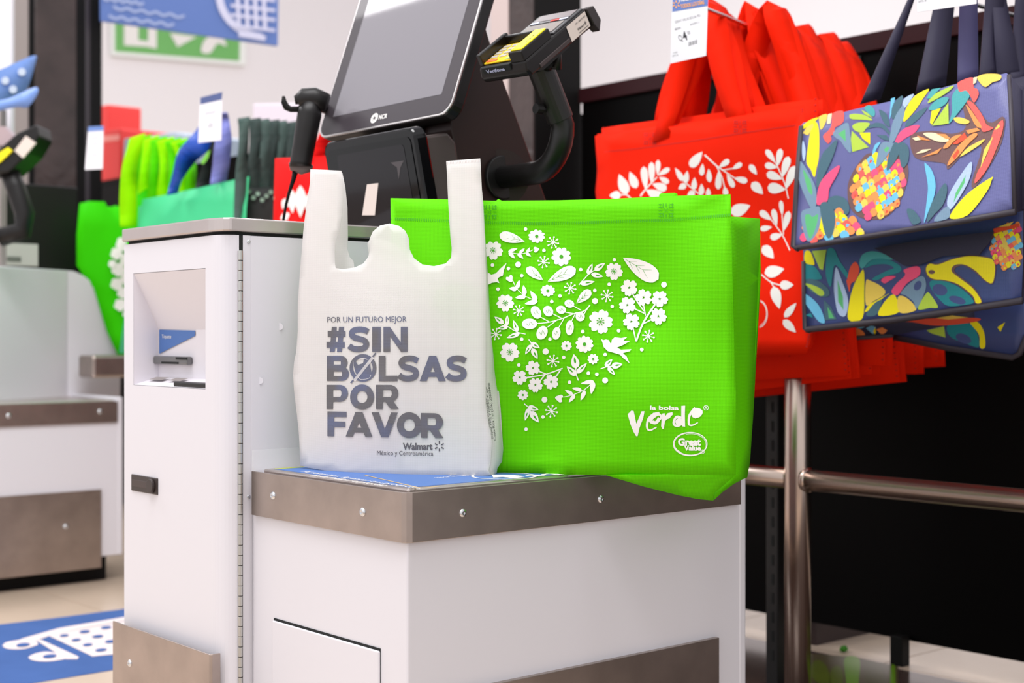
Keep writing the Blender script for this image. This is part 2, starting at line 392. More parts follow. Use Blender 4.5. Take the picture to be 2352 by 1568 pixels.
s0 = PU(372, 830, ub-0.012); s1 = PU(428, 836, ub-0.012); MB().box(ub-0.0135, s1.y+0.03, s1.z, ub-0.0115, s0.y, s0.z).build('slot_mouth', SHADOWGAP, door)
s0 = PU(405, 820, ub-0.012); s1 = PU(430, 826, ub-0.012); MB().box(ub-0.0135, s1.y, s1.z, ub-0.0115, s0.y, s0.z).build('slot_mouth', SHADOWGAP, door)
MB().box(-0.043, 0.50, 0.7395, -0.005, 0.615, 0.747).build('change_tray', BLACK, door, bevel=0.002)
fz = onplane((-0.003, 0.745, 0.7535), (0, -1, 0), (-0.99, 0, -0.28), (0.28, 0, 1))
a = Art(fz, 0.0006); a.poly([(0.0, 0.006), (0.05, 0.006), (0.05, 0.022), (0.0, 0.022)]); a.poly([(0.075, 0.006), (0.12, 0.006), (0.12, 0.022), (0.075, 0.022)]); a.build('tray_print', GREY, door)
# latch
lt = PU(303, 1088, -0.0455); lb = PU(363, 1142, -0.0455)
la = MB().box(-0.0475, lb.y, lb.z+0.004, -0.0445, lt.y, lt.z).build('door_latch', mat('latch_brown', (52, 42, 40), 0.45), door, bevel=0.003)
MB().box(-0.0480, lb.y+0.012, lb.z+0.012, -0.0470, lt.y-0.006, lt.z-0.009).build('latch_plate', mat('latch_plate', (66, 54, 52), 0.5), door, bevel=0.0006)
MB().tube([(-0.0478, lb.y+0.019, (lb.z+lt.z)/2+0.002), (-0.0535, lb.y+0.019, (lb.z+lt.z)/2+0.002)], 0.0125, 20).build('latch_lock', mat('latch_brown', (52, 42, 40)), door, bevel=0.001)
# hinge
MB().box(-0.0195, 0.4405, 0.09, -0.0075, 0.452, 0.991).build('hinge_gap', SHADOWGAP, tw)
kn = None
for i in range(53):
    z = 0.966-0.0166*(i+1)
    if kn is None:
        kn = MB().tube([(-0.0135, 0.4385, 0.0005), (-0.0135, 0.4385, 0.0161)], 0.0042, 12).build('hinge_knuckle', HINGE, tw, bevel=0.0005); o = kn
    else:
        o = kn.copy(); COL.objects.link(o)
    o.location.z = z
# counter top
ct = [(-0.05, 0.80), (-0.05, 0.478), (-0.047, 0.466), (-0.041, 0.446), (-0.032, 0.4375), (0.70, 0.4375), (0.70, 0.80)]
MB().prism([(p[0], p[1], 0.9965) for p in ct], (0, 0, 0.0225)).build('counter_top', STEEL, tw, bevel=0.0025)
MB().prism([(p[0]*0.8+0.002, p[1]+0.008 if p[1] < 0.79 else p[1]-0.004, 0.99) for p in ct], (0, 0, 0.008)).build('counter_shadow_joint', SHADOWGAP, tw)
for (x, y) in ((571, 555), (571, 1141)): MB().screw(PV(x, y, 0.44), (0, -1, 0), 0.0035).build('screw', CHROME, tw, smooth=True)
for (x, y) in ((642, 750), (596, 874)): MB().tube([PV(x, y, 0.4402), PV(x, y, 0.4398)], 0.006, 16).build('cover_plug', WHITE, tw)
# kick plate
MB().prism([(-0.066, 0.803, 0.05), (-0.066, 0.447, 0.05), (-0.062, 0.443, 0.05), (-0.047, 0.443, 0.05), (-0.047, 0.446, 0.05), (-0.061, 0.446, 0.05), (-0.063, 0.449, 0.05), (-0.063, 0.803, 0.05)], (0, 0, 0.262)).build('kick_plate', STEELD, tw, bevel=0.001)
MB().screw(PU(298, 1523, -0.066), (-1, 0, 0), 0.0065).build('screw', CHROME, tw, smooth=True)
MB().box(0.0, 0.47, 0, 0.66, 0.78, 0.06).build('plinth', BLACKM, tw)

# ================================================================ bagging unit
def bagging(name, label, main=True, off=(0, 0, 0), cat='checkout'):
    O = Vector(off)
    t = thing(name, label, cat, O+Vector((0.36, 0.22, 0)))
    def B(m, *a, **k): m.v = [p+O for p in m.v]; return m.build(*a, **k)
    B(MB().box(0.008, 0.008, 0.085, 0.7397, 0.436, 0.60), 'cabinet', WHITE, t, bevel=0.0035)
    B(MB().box(0.04, 0.05, 0, 0.70, 0.40, 0.09), 'plinth', BLACKM, t)
    B(MB().box(0.722, 0.0065, 0.085, 0.7405, 0.436, 0.618), 'side_plate', WHITE, t, bevel=0.004)
    ol = [(0, 0.4263), (0, 0.011), (0.0033, 0.0033), (0.011, 0), (0.719, 0), (0.719, 0.004), (0.011, 0.004), (0.0055, 0.0055), (0.004, 0.011), (0.004, 0.4263)]
    B(MB().prism([(p[0], p[1], 0.534) for p in ol], (0, 0, 0.0715)), 'bumper_band', STEELD, t, bevel=0.0008)
    B(MB().box(0.013, 0.013, 0.56, 0.712, 0.410, 0.6095), 'tray', STEEL, t, bevel=0.003)
    B(MB().box(0.02, -0.002, 0.05, 0.660, 0.008, 0.3115), 'kick_plate', STEELD, t, bevel=0.001)
    return t, B
bu, B = bagging('bagging_unit', 'low white bagging cabinet with steel bumper band under the white and green bags')
for (x, y) in ((627, 1138), (833, 1176)): MB().screw(PU(x, y, 0.0), (-1, 0, 0), 0.0068).build('screw', CHROME, bu, smooth=True)
for (x, y) in ((1063, 1178), (1380, 1146)): MB().screw(PV(x, y, 0.0), (0, -1, 0), 0.0062).build('screw', CHROME, bu, smooth=True)
MB().box(0.0066, 0.0728, 0.09, 0.0086, 0.3672, 0.3735).build('hatch_gap', SHADOWGAP, bu)
MB().box(0.0036, 0.0725, 0.09, 0.0078, 0.3675, 0.3700).build('hatch', WHITE, bu, bevel=0.0022, seg=3)
MB().box(-0.001, 0.419, 0.607, 0.70, 0.422, 0.640).build('clear_guard', mat('clear_acrylic', (245, 248, 248), 0.08, alpha=0.86), bu)
g = MB().box(0.024, 0.024, 0.6093, 0.70, 0.396, 0.6100).build('instruction_panel', BLUE, bu)
MB().box(0.024, 0.385, 0.6099, 0.70, 0.396, 0.6103).build('green_border', cm((170, 180, 60)), bu)
fp = onplane((0, 0, 0.6101), (0, -1, 0), (-1, 0, 0), (0, 0, 1))   # 2D x=-y world, y=-x world
a = Art(fp, 0.0003)
def tp(px, py): p = PZ(px, py, 0.6102); return (-p.y, -p.x)
def tline(s, A, Bp, h, **k):
    p, q = tp(*A), tp(*Bp); a.text(s, p[0], p[1], q[0], q[1], h, **k)
tline('Al terminar, levantar tus productos', (690, 1083), (960, 1122), 0.015)
tline('hasta finalizar el proceso', (712, 1092), (880, 1116), 0.015)
fq = onplane((0, 0, 0.6101), (1, 0, 0), (0, -1, 0), (0, 0, 1))
b2 = Art(fq, 0.0003)
def tq(px, py): p = PZ(px, py, 0.6102); return (p.x, -p.y)
for s, A, Bp in (('colocar manualmente', (1002, 1098), (1075, 1106)), ('los alimentos', (1035, 1092), (1112, 1102)),):
    p = tq(*A); b2.text(s, p[0], p[1], p[0]+0.085, p[1], 0.012)
p = tq(1214, 1091); b2.text('aquí', p[0]-0.01, p[1]+0.02, p[0]+0.10, p[1]+0.02, 0.03, bold=0.02)
c = tq(1158, 1093); b2.polys(ring(c[0], c[1], 0.052, 0.05, 0.004))
b2.poly([(c[0]-0.03, c[1]+0.01), (c[0], c[1]-0.03), (c[0]+0.03, c[1]+0.01), (c[0]+0.012, c[1]+0.01), (c[0]+0.012, c[1]+0.035), (c[0]-0.012, c[1]+0.035), (c[0]-0.012, c[1]+0.01)])
b2.build('panel_lettering', PWHITE, bu)
a.build('panel_lettering', PWHITE, bu)
c = Art(fp, 0.0003); p, q = tp(838, 1091), tp(968, 1121); c.poly(stroke([p, q], 0.003)); p, q = tp(972, 1121), tp(1010, 1116); c.poly(stroke([p, q], 0.003)); c.build('panel_line', cm((214, 178, 110)), bu)

# ================================================================ touchscreen
mo = thing('touchscreen_monitor', 'large grey framed checkout touchscreen leaning back above the steel counter', 'monitor', (0.47, 0.64, 1.019))
TA = radians(19.4); mex = Vector((0, 1, 0)); mey = Vector((sin(TA), 0, cos(TA))); mn = Vector((-cos(TA), 0, sin(TA)))
mB = Vector((0.404, 0.418, 1.229)); MWd, MHt = 0.44, 0.40
def mp(x, y, z=0): return mB+mex*x+mey*y+mn*z
def rrect(x0, y0, x1, y1, r, n=5):
    o = []
    for cx, cy, a0 in ((x1-r, y1-r, 0), (x0+r, y1-r, pi/2), (x0+r, y0+r, pi), (x1-r, y0+r, 1.5*pi)):
        o += [(cx+r*cos(a0+pi/2*i/n), cy+r*sin(a0+pi/2*i/n)) for i in range(n+1)]
    return o
MB().prism([mp(x, y, -0.028) for x, y in rrect(0, 0, MWd, MHt, 0.03)], mn*0.026).build('housing', BLACK, mo, bevel=0.004)
MB().prism([mp(x, y, -0.003) for x, y in rrect(0.0, 0.0, MWd, MHt, 0.03)], mn*0.004).build('rim', mat('silver_rim', (190, 186, 186), 0.3, 0.7), mo, bevel=0.0015)
MB().prism([mp(x, y, 0.0006) for x, y in rrect(0.004, 0.004, MWd-0.004, MHt-0.004, 0.028)], mn*0.001).build('bezel', mat('monitor_bezel', (62, 57, 62), 0.5, spec=0.1, coat=0.12), mo)
MB().prism([mp(x, y, 0.0014) for x, y in ((0.040, 0.044), (MWd-0.040, 0.044), (MWd-0.040, MHt-0.03), (0.040, MHt-0.03))], mn*0.0006).build('screen', mat('lcd_screen', (118, 115, 121), 0.5, spec=0.05, coat=0.45, emit=((158, 156, 162), 0.08)), mo)
fm = lambda x, y, l: mp(MWd-x, y, 0.0020+l)
a = Art(lambda x, y, l: fm(x, -y, l), 0.0003); a.polys(ring(0.197, -0.021, 0.0115, 0.0105, 0.004)); a.polys(ring(0.197, -0.021, 0.006, 0.0055, 0.002)); a.text('NCR', 0.213, -0.016, 0.240, -0.016, 0.0095, bold=0.02); a.build('maker_mark', PWHITE, mo)
MB().prism([PV(x, y, 0.43) for x, y in ((1079, 113), (1084, 117), (1053, 204), (1048, 206))], (0, 0.03, 0)).build('card_swipe_edge', GREY, mo)
MB().prism([(0.436, 0.55, 1.26), (0.448, 0.55, 1.24), (0.4475, 0.55, 1.2), (0.43, 0.55, 1.23)], (0, 0.15, 0)).build('neck', BLACKM, mo)
cl = thing('display_column', 'dark brown steel column slanting behind the touchscreen', 'column', (0.56, 0.62, 1.019))
pr = [PV(x, y, 0.47) for x, y in ((1107, 30), (1131, 112), (1229, 384), (1262, 478))]
pr = [Vector((0.518, 0.47, 1.43))] + pr + [Vector((pr[-1].x+0.012, 0.47, 1.019)), Vector((0.50, 0.47, 1.019)), Vector((0.448, 0.47, 1.21)), Vector((0.448, 0.47, 1.25))]
MB().prism(pr, (0, 0.30, 0)).build('shell', BROWN, cl, bevel=0.004)
MB().tube([PV(1150, 408, 0.471), PV(1150, 408, 0.4685)], 0.055, 28).build('cover_disc', BROWN, cl)

# scanner / printer window box
sb = thing('scanner_window', 'black glass fronted scanner box under the touchscreen', 'scanner', (0.40, 0.61, 1.019))
sn = Vector((-1, 0, -0.216)).normalized(); sup = Vector((-0.0269, 0, 0.125)).normalized()
sB = Vector((0.3905, 0.454, 1.012)); SH, SW = 0.197, 0.300
def spt(x, y, z=0): return sB+Vector((0, 1, 0))*x+sup*y+sn*z
MB().prism([spt(x, y, -0.03) for x, y in rrect(0, 0, SW, SH, 0.022)], sn*0.03).build('front_frame', mat('black_gloss_frame', (10, 10, 12), 0.12, spec=0.25, coat=0.2), sb, bevel=0.005)
MB().prism([spt(x, y, 0.0002) for x, y in rrect(0.014, 0.01, SW-0.014, SH-0.016, 0.012)], sn*0.0012).build('window_glass', GLOSS, sb)
MB().prism([spt(x, y, 0.0014) for x, y in rrect(0.036, 0.018, SW-0.045, SH-0.028, 0.008)], sn*0.0006).build('inner_glass', mat('smoked_glass', (26, 24, 28), 0.1, spec=0.2, coat=0.2), sb)
MB().prism([(0.378, 0.462, 1.192), (0.436, 0.462, 1.203), (0.455, 0.462, 1.186), (0.485, 0.462, 1.019), (0.41, 0.462, 1.019)], (0, 0.285, 0)).build('body', mat('scanner_body', (70, 60, 58), 0.5), sb, bevel=0.006)
def snp(px, py):
    d = ray(px, py); t = (sB-CAM).dot(sn)/d.dot(sn); p = CAM+d*t-sB; return (p.y, p.dot(sup))
MB().prism([spt(*snp(x, y), 0.0020) for x, y in ((845, 423), (871, 420), (863, 494), (834, 494))], sn*0.0005).build('inner_label', mat('window_label', (226, 214, 206), 0.5), sb)  # pale label sticker on the scanner window
MB().prism([spt(*snp(x, y), 0.0020) for x, y in ((899, 373), (930, 368), (922, 384), (918, 412), (914, 384))], sn*0.0004).build('window_symbol', mat('grey_symbol', (70, 66, 70), 0.4), sb)
for z in (1.09, 1.065): MB().box(0.385, 0.4605, z, 0.394, 0.463, z+0.015).build('indicator_light', mat('red_indicator', (120, 20, 14), 0.3), sb)

# arm and payment terminal
ar = thing('terminal_arm', 'curved black tube arm holding the payment terminal beside the touchscreen', 'arm', PV(1150, 408, 0.47))
fl = PV(1150, 408, 0.47); xa = fl.x; za = fl.z
path = [fl+Vector((0, -0.004, 0)), Vector((xa, 0.37, za))] + [Vector((xa-0.004*i/8, 0.37-0.08*sin(i*pi/16), za+0.08*(1-cos(i*pi/16)))) for i in range(1, 9)]
top = PV(1240, 152, 0.29); dr = (top-path[-1]); path += [path[-1]+dr*0.12, path[-1]+dr*0.3, top]
MB().tube(path, 0.0215, 22).build('tube', mat('arm_black', (18, 16, 16), 0.38), ar, smooth=True)
MB().tube([path[-4]+dr*0.10, path[-4]+dr*0.97], 0.0245, 24).build('sleeve', mat('sleeve_black', (30, 27, 27), 0.42), ar, bevel=0.0015)
MB().tube([fl+Vector((0, -0.001, 0)), fl+Vector((0, -0.010, 0))], 0.042, 28).build('flange', mat('arm_black', (18, 16, 16)), ar, bevel=0.002)
kp = path[-4]+dr*0.24; kd = (-RT*0.8-FW*0.6)
MB().tube([kp+kd*0.018, kp+kd*0.046], 0.005, 10).tube([kp+kd*0.036, kp+kd*0.05], 0.0095, 12).build('clamp_screw', BLACK, ar, smooth=False)
kp = top+Vector((0, -0.02, -0.002)); MB().tube([kp, kp-FW*0.03], 0.011, 16).build('pivot_bolt', BLACK, ar)
tt = thing('payment_terminal', 'black payment terminal with yellow keypad on the curved arm', 'terminal', P(1225, 130, 2.52))
TW = (RT-FW*0.87).normalized(); TH = (RT*0.87+FW).normalized(); TL = TH*cos(radians(35))+UP*sin(radians(35)); TN = TW.cross(TL).normalized()
if TN.z < 0: TN = -TN
TC = P(1222, 88, 2.5)
def tpt(x, y, z=0): return TC+TW*x+TL*y+TN*z
def tbox(n, m, x0, y0, x1, y1, z0, z1, bev=0.002, **k): return MB().prism([tpt(x, y, z0) for x, y in ((x0, y0), (x1, y0), (x1, y1), (x0, y1))], TN*(z1-z0)).build(n, m, tt, bevel=bev, **k)
tb = MB().prism([tpt(-0.054, y, z) for y, z in ((-0.098, -0.030), (-0.104, -0.018), (-0.098, -0.001), (-0.012, 0.0), (0.10, 0.0), (0.112, -0.006), (0.10, -0.036))], TW*0.108).build('body', mat('terminal_black', (22, 19, 19), 0.35, spec=0.3), tt, bevel=0.004)
tbox('screen_frame', mat('terminal_frame', (42, 40, 42), 0.25), -0.050, 0.0, 0.050, 0.100, -0.001, 0.003)
tbox('screen', mat('terminal_screen', (120, 108, 100), 0.12, coat=0.5), -0.042, 0.008, 0.040, 0.052, 0.0028, 0.0036, 0)
tbox('card_brand_strip', mat('terminal_frame', (42, 40, 42)), -0.044, 0.058, 0.044, 0.066, 0.0028, 0.0036, 0)
tbox('contactless_pad', mat('terminal_pad', (96, 84, 86), 0.3), -0.042, 0.068, 0.042, 0.096, 0.0028, 0.0038, 0)
for x, c in ((-0.034, (210, 215, 240)), (0.012, (220, 60, 50)), (0.032, (215, 220, 245))): tbox('card_mark', cm(c), x-0.009, 0.059, x+0.009, 0.065, 0.0034, 0.0041, 0)
tbox('privacy_hood', mat('hood_black', (16, 14, 14), 0.25), -0.055, -0.092, -0.046, -0.002, -0.002, 0.020)
tbox('privacy_hood', mat('hood_black', (16, 14, 14), 0.25), -0.055, -0.014, 0.030, -0.006, -0.002, 0.017)
tbox('side_guard', mat('terminal_black', (30, 26, 26)), 0.022, -0.099, 0.052, -0.010, -0.002, 0.017)
tbox('yellow_guard_cover', YEL, 0.025, -0.093, 0.050, -0.014, 0.0165, 0.0195, 0.003)
for y in (-0.064, -0.054, -0.044): tbox('guard_hole', INK, 0.040, y, 0.043, y+0.003, 0.0192, 0.0199, 0)
tbox('keypad', mat('keypad_yellow', (255, 214, 20), 0.4), -0.046, -0.090, 0.022, -0.016, 0.0, 0.0024, 0.0005)
for r in range(4):
    for c in range(3):
        x, y = -0.036+c*0.020, -0.028-r*0.0135; tbox('key', mat('key_grey', (176, 172, 164), 0.4), x-0.0075, y-0.0042, x+0.0075, y+0.0042, 0.002, 0.0042, 0.0008)
tbox('cancel_key', cm((255, 110, 60)), -0.042, -0.088, -0.020, -0.079, 0.002, 0.0042, 0.0008); tbox('enter_key', cm((170, 190, 110)), 0.0, -0.088, 0.020, -0.079, 0.002, 0.0042, 0.0008)
tbox('card_slot_mouth', SHADOWGAP, -0.044, -0.1035, 0.020, -0.094, -0.012, -0.0005, 0.001)
f = onplane(tpt(-0.034, -0.1045, -0.010), TW, -TN, -TL); Art(f, 0.0012).text('Verifone', 0, 0, 0.042, 0, 0.006, bold=0.02).build('maker_lettering', cm((190, 195, 230)), tt)
fs = onplane(tpt(0.0545, 0.032, -0.002), TL, -TN, TW)
a = Art(fs, 0.0004); a.poly([(0, 0), (0.064, 0), (0.064, 0.029), (0, 0.029)]); st = a.build('asset_sticker', mat('sticker_card', (228, 214, 204), 0.6), tt)
a = Art(fs, 0.0008); a.text('Walmart', 0.026, 0.0205, 0.048, 0.0205, 0.0045, bold=0.015); a.polys(snow(0.053, 0.018, 0.004)); a.text('MX - 0000731487', 0.026, 0.009, 0.060, 0.009, 0.003); a.poly(stroke([(0.026, 0.025), (0.060, 0.025)], 0.001)); a.build('sticker_lettering', INK, tt)
tbox('grip_strip', mat('grip_rubber', (58, 46, 46), 0.6), 0.052, -0.07, 0.0553, 0.03, -0.030, -0.022, 0.001)
MB().prism([tpt(0.040, y, z) for y, z in ((0.098, 0.001), (0.122, -0.004), (0.128, -0.034), (0.112, -0.050), (0.104, -0.034))], TW*0.018).build('cradle_clip', mat('clip_black', (44, 36, 36), 0.4), tt, bevel=0.002)
MB().tube([tpt(0.03, 0.02, -0.03), tpt(0.03, 0.0, -0.06), top+Vector((0.0, -0.02, 0.0))], 0.008, 10).build('tilt_strut', BLACK, tt, smooth=True)
MB().prism([tpt(-0.03, y, -0.03) for y in (-0.05,)] + [tpt(0.04, -0.05, -0.03), tpt(0.04, 0.04, -0.03), tpt(-0.03, 0.04, -0.03)], TN*-0.012).build('mount_plate', BLACK, tt)

# hand scanner on its hook
hs = thing('handheld_scanner', 'black pistol grip barcode scanner hanging at the left edge of the touchscreen', 'scanner', P(700, 385, 2.86))
T = 2.86
def tp3(L): return [P(x, y, T) for x, y in L]
MB().tube(tp3([(716, 236), (711, 262), (704, 300), (697, 340), (691, 372), (691, 383)]), [0.021, 0.0245, 0.0235, 0.0225, 0.022, 0.024], 16).build('grip', BLACK, hs, smooth=True)
MB().tube(tp3([(684, 236), (700, 226), (722, 226), (752, 236)]), [0.015, 0.021, 0.023, 0.018], 14).build('head', BLACK, hs, smooth=True)
MB().tube(tp3([(667, 372), (672, 382), (692, 386), (712, 384), (717, 378)]), [0.004, 0.010, 0.014, 0.010, 0.004], 10).build('foot', mat('scanner_foot', (96, 84, 82), 0.5), hs, smooth=True)
MB().tube(tp3([(651, 221), (652, 234), (658, 246), (668, 251), (684, 251), (700, 244)]), [0.003, 0.006, 0.007, 0.006, 0.006, 0.006], 8).tube(tp3([(687, 238), (685, 224), (687, 213)]), [0.008, 0.008, 0.003], 8).build('holder_hook', BLACKM, hs, smooth=True)
MB().tube(tp3([(679, 388), (674, 412), (664, 442), (657, 470), (651, 505), (650, 540)]), [0.007, 0.005, 0.0035, 0.003, 0.003, 0.003], 8).build('cord', BLACKM, hs, smooth=True)
MB().tube([P(726, 240, 2.86), P(742, 246, 2.93), P(760, 252, 3.0), P(800, 262, 3.07)], 0.012, 8).build('holder_arm', BLACKM, hs, smooth=True)
# ================================================================ green shopping bag
GREEN = mat('green_nonwoven', (102, 218, 0), 0.62, weave=0.0030, trans=0.10, spec=0.12)
GREEND = mat('green_stitch', (62, 168, 8), 0.7)
RED = mat('red_nonwoven', (255, 36, 0), 0.68, weave=0.0024, trans=0.08, spec=0.1)
REDD = mat('red_stitch', (190, 16, 4), 0.7)
FLOWER = mat('white_screen_print', (242, 240, 235), 0.6)
gplane = plane((897, 455, 2.33), (1678, 446, 2.17), (1690, 1060, 2.145))
def gwave(x, y):
    s = (x-897)/785; r = (y-450)/640
    return -0.012*sin(pi*min(1, max(0, s)))*sin(pi*min(1, max(0, r)))**0.7 + 0.006*sin(s*9+r*4) + 0.0055*sin(s*6-r*10+1) + 0.003*sin(s*15+r*9) + 0.010*max(0, r-0.86)*7*max(0, 0.55-s)
def gfn(x, y, l): return P(x, y, gplane(x, y)+gwave(x, y)-l)
gb = thing('shopping_bag', 'lime green shopping bag with white flower heart print standing behind the white bag', 'bag', gfn(1300, 1085, 0))
top = [(897, 455), (1000, 457), (1130, 461), (1280, 460), (1400, 457), (1540, 450), (1678, 446)]
sheet(top+[(1680, 520), (1684, 700), (1690, 900), (1690, 1090), (1560, 1090), (1440, 1090), (1395, 1091), (1150, 1086), (1000, 1081), (905, 1076), (900, 760)], gfn, 26, 'front_panel', GREEN, gb)
lp = plane((1440, 1090, gplane(1440, 1090)), (1690, 1090, gplane(1690, 1090)), (1637, 1149, 2.185))
sheet([(1393, 1091), (1440, 1089.5), (1560, 1089.5), (1690, 1089.5), (1665, 1111), (1641, 1131), (1637, 1149), (1600, 1145), (1560, 1137), (1480, 1117)], lambda x, y, l: P(x, y, lp(x, y)), 24, 'base_panel', GREEN, gb)
gp = plane((1683, 500, 2.215), (1745, 502, 2.33), (1716, 1096, 2.35))
gfx = lambda x, y, l: P(x, y, max(gplane(x, y)+gwave(x, y)+0.004, gp(x, y)) if x < 1692 else gp(x, y))
sheet([(1668, 496), (1745, 502), (1747, 640), (1738, 800), (1729, 960), (1722, 1060), (1716, 1096), (1704, 1101), (1685, 1111), (1660, 1129), (1638, 1149), (1642, 1130), (1668, 1108), (1688, 1090), (1686, 900), (1680, 700)], gfx, 22, 'side_gusset', GREEN, gb)
bp = plane((930, 505, 2.47), (1745, 502, 2.335), (1716, 1090, 2.36))
sheet([(930, 505), (1745, 502), (1747, 640), (1716, 1080), (1300, 1075), (960, 1056), (935, 800)], lambda x, y, l: P(x, y, bp(x, y)), 60, 'back_panel', GREEN, gb)
hf = lambda x, y, l: P(x, y, gplane(x, y)+gwave(x, y)+0.010)
sheet([(1513, 480), (1514, 447), (1520, 444), (1550, 443), (1556, 446), (1557, 480)], hf, 20, 'handle', GREEN, gb, solid=0.003)
sheet([(1122, 490), (1136, 466), (1145, 457), (1151, 460), (1170, 490)], hf, 20, 'handle', GREEN, gb, solid=0.003)
a = Art(gfn, 0.0011)
hem = [(897, 502), (1030, 507), (1130, 511), (1230, 513), (1340, 511), (1541, 505), (1679, 493)]
def lerp(L, x):
    for i in range(len(L)-1):
        if L[i][0] <= x <= L[i+1][0]: return L[i][1]+(L[i+1][1]-L[i][1])*(x-L[i][0])/(L[i+1][0]-L[i][0])
    return L[-1][1]
x = 899
while x < 1678: y = lerp(hem, x); a.poly([(x, y-3.2), (x+1.7, y-3.2), (x+1.7, y+3.2), (x, y+3.2)]); x += 4.2
def xstitch(a, cx, cy, r, w=1.5):
    for k in range(5):
        o = -r+2*r*k/4
        for p, q in (((cx+o, cy-r-2), (cx+o, cy-r+6)), ((cx+o, cy+r-6), (cx+o, cy+r+2)), ((cx-r-3, cy+o), (cx-r+5, cy+o)), ((cx+r-5, cy+o), (cx+r+3, cy+o))): a.poly(stroke([p, q], w))
    for k in range(4):
        u = -0.8+k*0.45
        for sg in (1, -1): a.poly(stroke([(cx+u*r*0.8, cy+sg*u*r*0.8), (cx+(u+0.26)*r*0.8, cy+sg*(u+0.26)*r*0.8)], w))
xstitch(a, 1530, 483, 14); xstitch(a, 1124, 487, 14)
for i in range(9): a.poly(stroke([(1692+i*3.3, 941), (1692+i*3.3, 946)], 1.2)) if False else None
a.build('stitching', GREEND, gb)
# printed flower heart
A = Art(gfn, 0.0011, 1100, 500, 4.9); D = Art(gfn, 0.0016, 1100, 500, 4.9); BY = (740-500)*4.9
def fl5(x, y, r, rot=0.3):
    A.polys(petals(x, y, r, 5, rot, 0.84, True)); D.polys(ring(x, y, 9, 9, 9, n=10)); D.polys(snow(x, y, r*0.34, rot+0.3))
for x, y, r in ((162, 367, 108), (297, 957, 100), (347, 1510, 110), (1368, 1168, 138), (1520, 602, 100)): fl5(x, y, r, 0.3 if r < 130 else 0.05)
for x, y, r, n in ((650, 208, 94, 10), (927, 437, 110, 9), (775, 820, 82, 10), (1188, 1422, 100, 10), (985, 1440, 60, 9), (1285, 413+BY, 62, 9), (495, 818+BY, 60, 9)):
    sq = 0.8 if (x, y) in ((775, 820), (650, 208)) else 0.95
    A.polys(petals(x, y, r, n, 0.2, 0.85, False, 0.1, sq)); A.poly(disc(x, y, r*0.36, 16, r*0.36*sq)); D.poly(disc(x, y, r*0.2, 14))
for x, y, r in ((833, 277, 72), (728, 497, 72), (1028, 792, 72), (1442, 877, 74), (447, 1044, 66), (190, 1308, 70), (1908, 1333, 74), (833, 435+BY, 74), (817, 1000+BY, 74)): A.polys(snow(x, y, r)); A.poly(disc(x, y, r*0.2))
for x, y, r in ((525, 127, 20), (732, 367, 20), (441, 526, 33), (152, 532, 20), (332, 570, 20), (482, 650, 20), (215, 803, 20), (1146, 582, 20), (1524, 472, 20), (1466, 748, 20), (1304, 817, 20), (1307, 936, 34), (912, 878, 20), (820, 942, 20), (1500, 998, 20), (2083, 752, 33), (1573, 1270, 21), (1168, 1280, 21), (799, 1366, 20), (482, 1366, 20), (751, 1504, 35), (1833, 1482, 21), (1421, 1538, 20), (954, 394+BY, 20), (449, 480+BY, 20), (1232, 572+BY, 21), (1327, 585+BY, 21), (1421, 653+BY, 33), (1020, 674+BY, 20), (738, 870+BY, 33), (721, 1064+BY, 20), (530, 1203+BY, 20)): A.poly(disc(x, y, r))
for x0, y0, x1, y1, wd in ((515, 268, 230, 190, 118), (720, 702, 537, 560, 104), (775, 716, 1092, 572, 140), (1622, 450, 2022, 692, 200), (1098, 963, 1258, 815, 104)):
    A.poly(leaf(x0, y0, x1, y1, wd, round_end=True, n=14)); ex, ey = x1-x0, y1-y0
    for t in (0.16, 0.36, 0.56):
        bx, by = x0+ex*t, y0+ey*t; D.poly(stroke([(x0+ex*max(0.05, t-0.2), y0+ey*max(0.05, t-0.2)), (bx, by)], 3.5))
        ln = 0.22+0.08*t
        for sg in (1, -1): D.poly(stroke([(bx, by), (bx+ex*ln*0.72-sg*ey*ln*0.42, by+ey*ln*0.72+sg*ex*ln*0.42)], 4.5, 2))
def twig(stem, leaves, wdt=46, slit=False, oy=0, sw=9, hearts=()):
    A.poly(stroke([(x, y+oy) for x, y in stem], sw, sw*0.8))
    for L in leaves:
        x0, y0, x1, y1 = L[:4]; wl = L[4] if len(L) > 4 else wdt
        A.poly(leaf(x0, y0+oy, x1, y1+oy, wl))
        if slit: D.poly(leaf(x0+(x1-x0)*0.35, y0+oy+(y1-y0)*0.35, x0+(x1-x0)*0.8, y0+oy+(y1-y0)*0.8, wl*0.26))
    for h in hearts: A.poly(heart(h[0], h[1]+oy, h[2], h[3]))
twig([(330, 380), (430, 405), (530, 395), (610, 360)], [(330, 380, 435, 345, 38), (335, 385, 405, 458, 44), (435, 400, 500, 460, 40), (455, 400, 515, 343, 36), (540, 395, 577, 330, 34), (530, 395, 588, 436, 34)], hearts=((645, 357, 38, -pi/2-0.2),), sw=8)
twig([(380, 705), (430, 800), (530, 885), (660, 940)], [(430, 800, 455, 698, 44), (430, 805, 340, 792, 50), (520, 870, 500, 757, 50), (530, 885, 408, 900, 52), (650, 935, 580, 820, 56), (660, 940, 515, 968, 54)], hearts=((348, 685, 48, -0.5),))
twig([(1125, 755), (1230, 640), (1300, 590)], [(1225, 640, 1277, 515, 60), (1300, 592, 1420, 508, 64), (1262, 632, 1400, 662, 56), (1140, 745, 1304, 716, 56)], slit=True, sw=12)
twig([(270, 1185), (320, 1220), (430, 1285), (525, 1308)], [(278, 1192, 175, 1112, 60), (315, 1215, 320, 1092, 46), (330, 1225, 207, 1246, 50), (435, 1285, 388, 1152, 54), (460, 1300, 312, 1352, 54)], slit=True, sw=11)
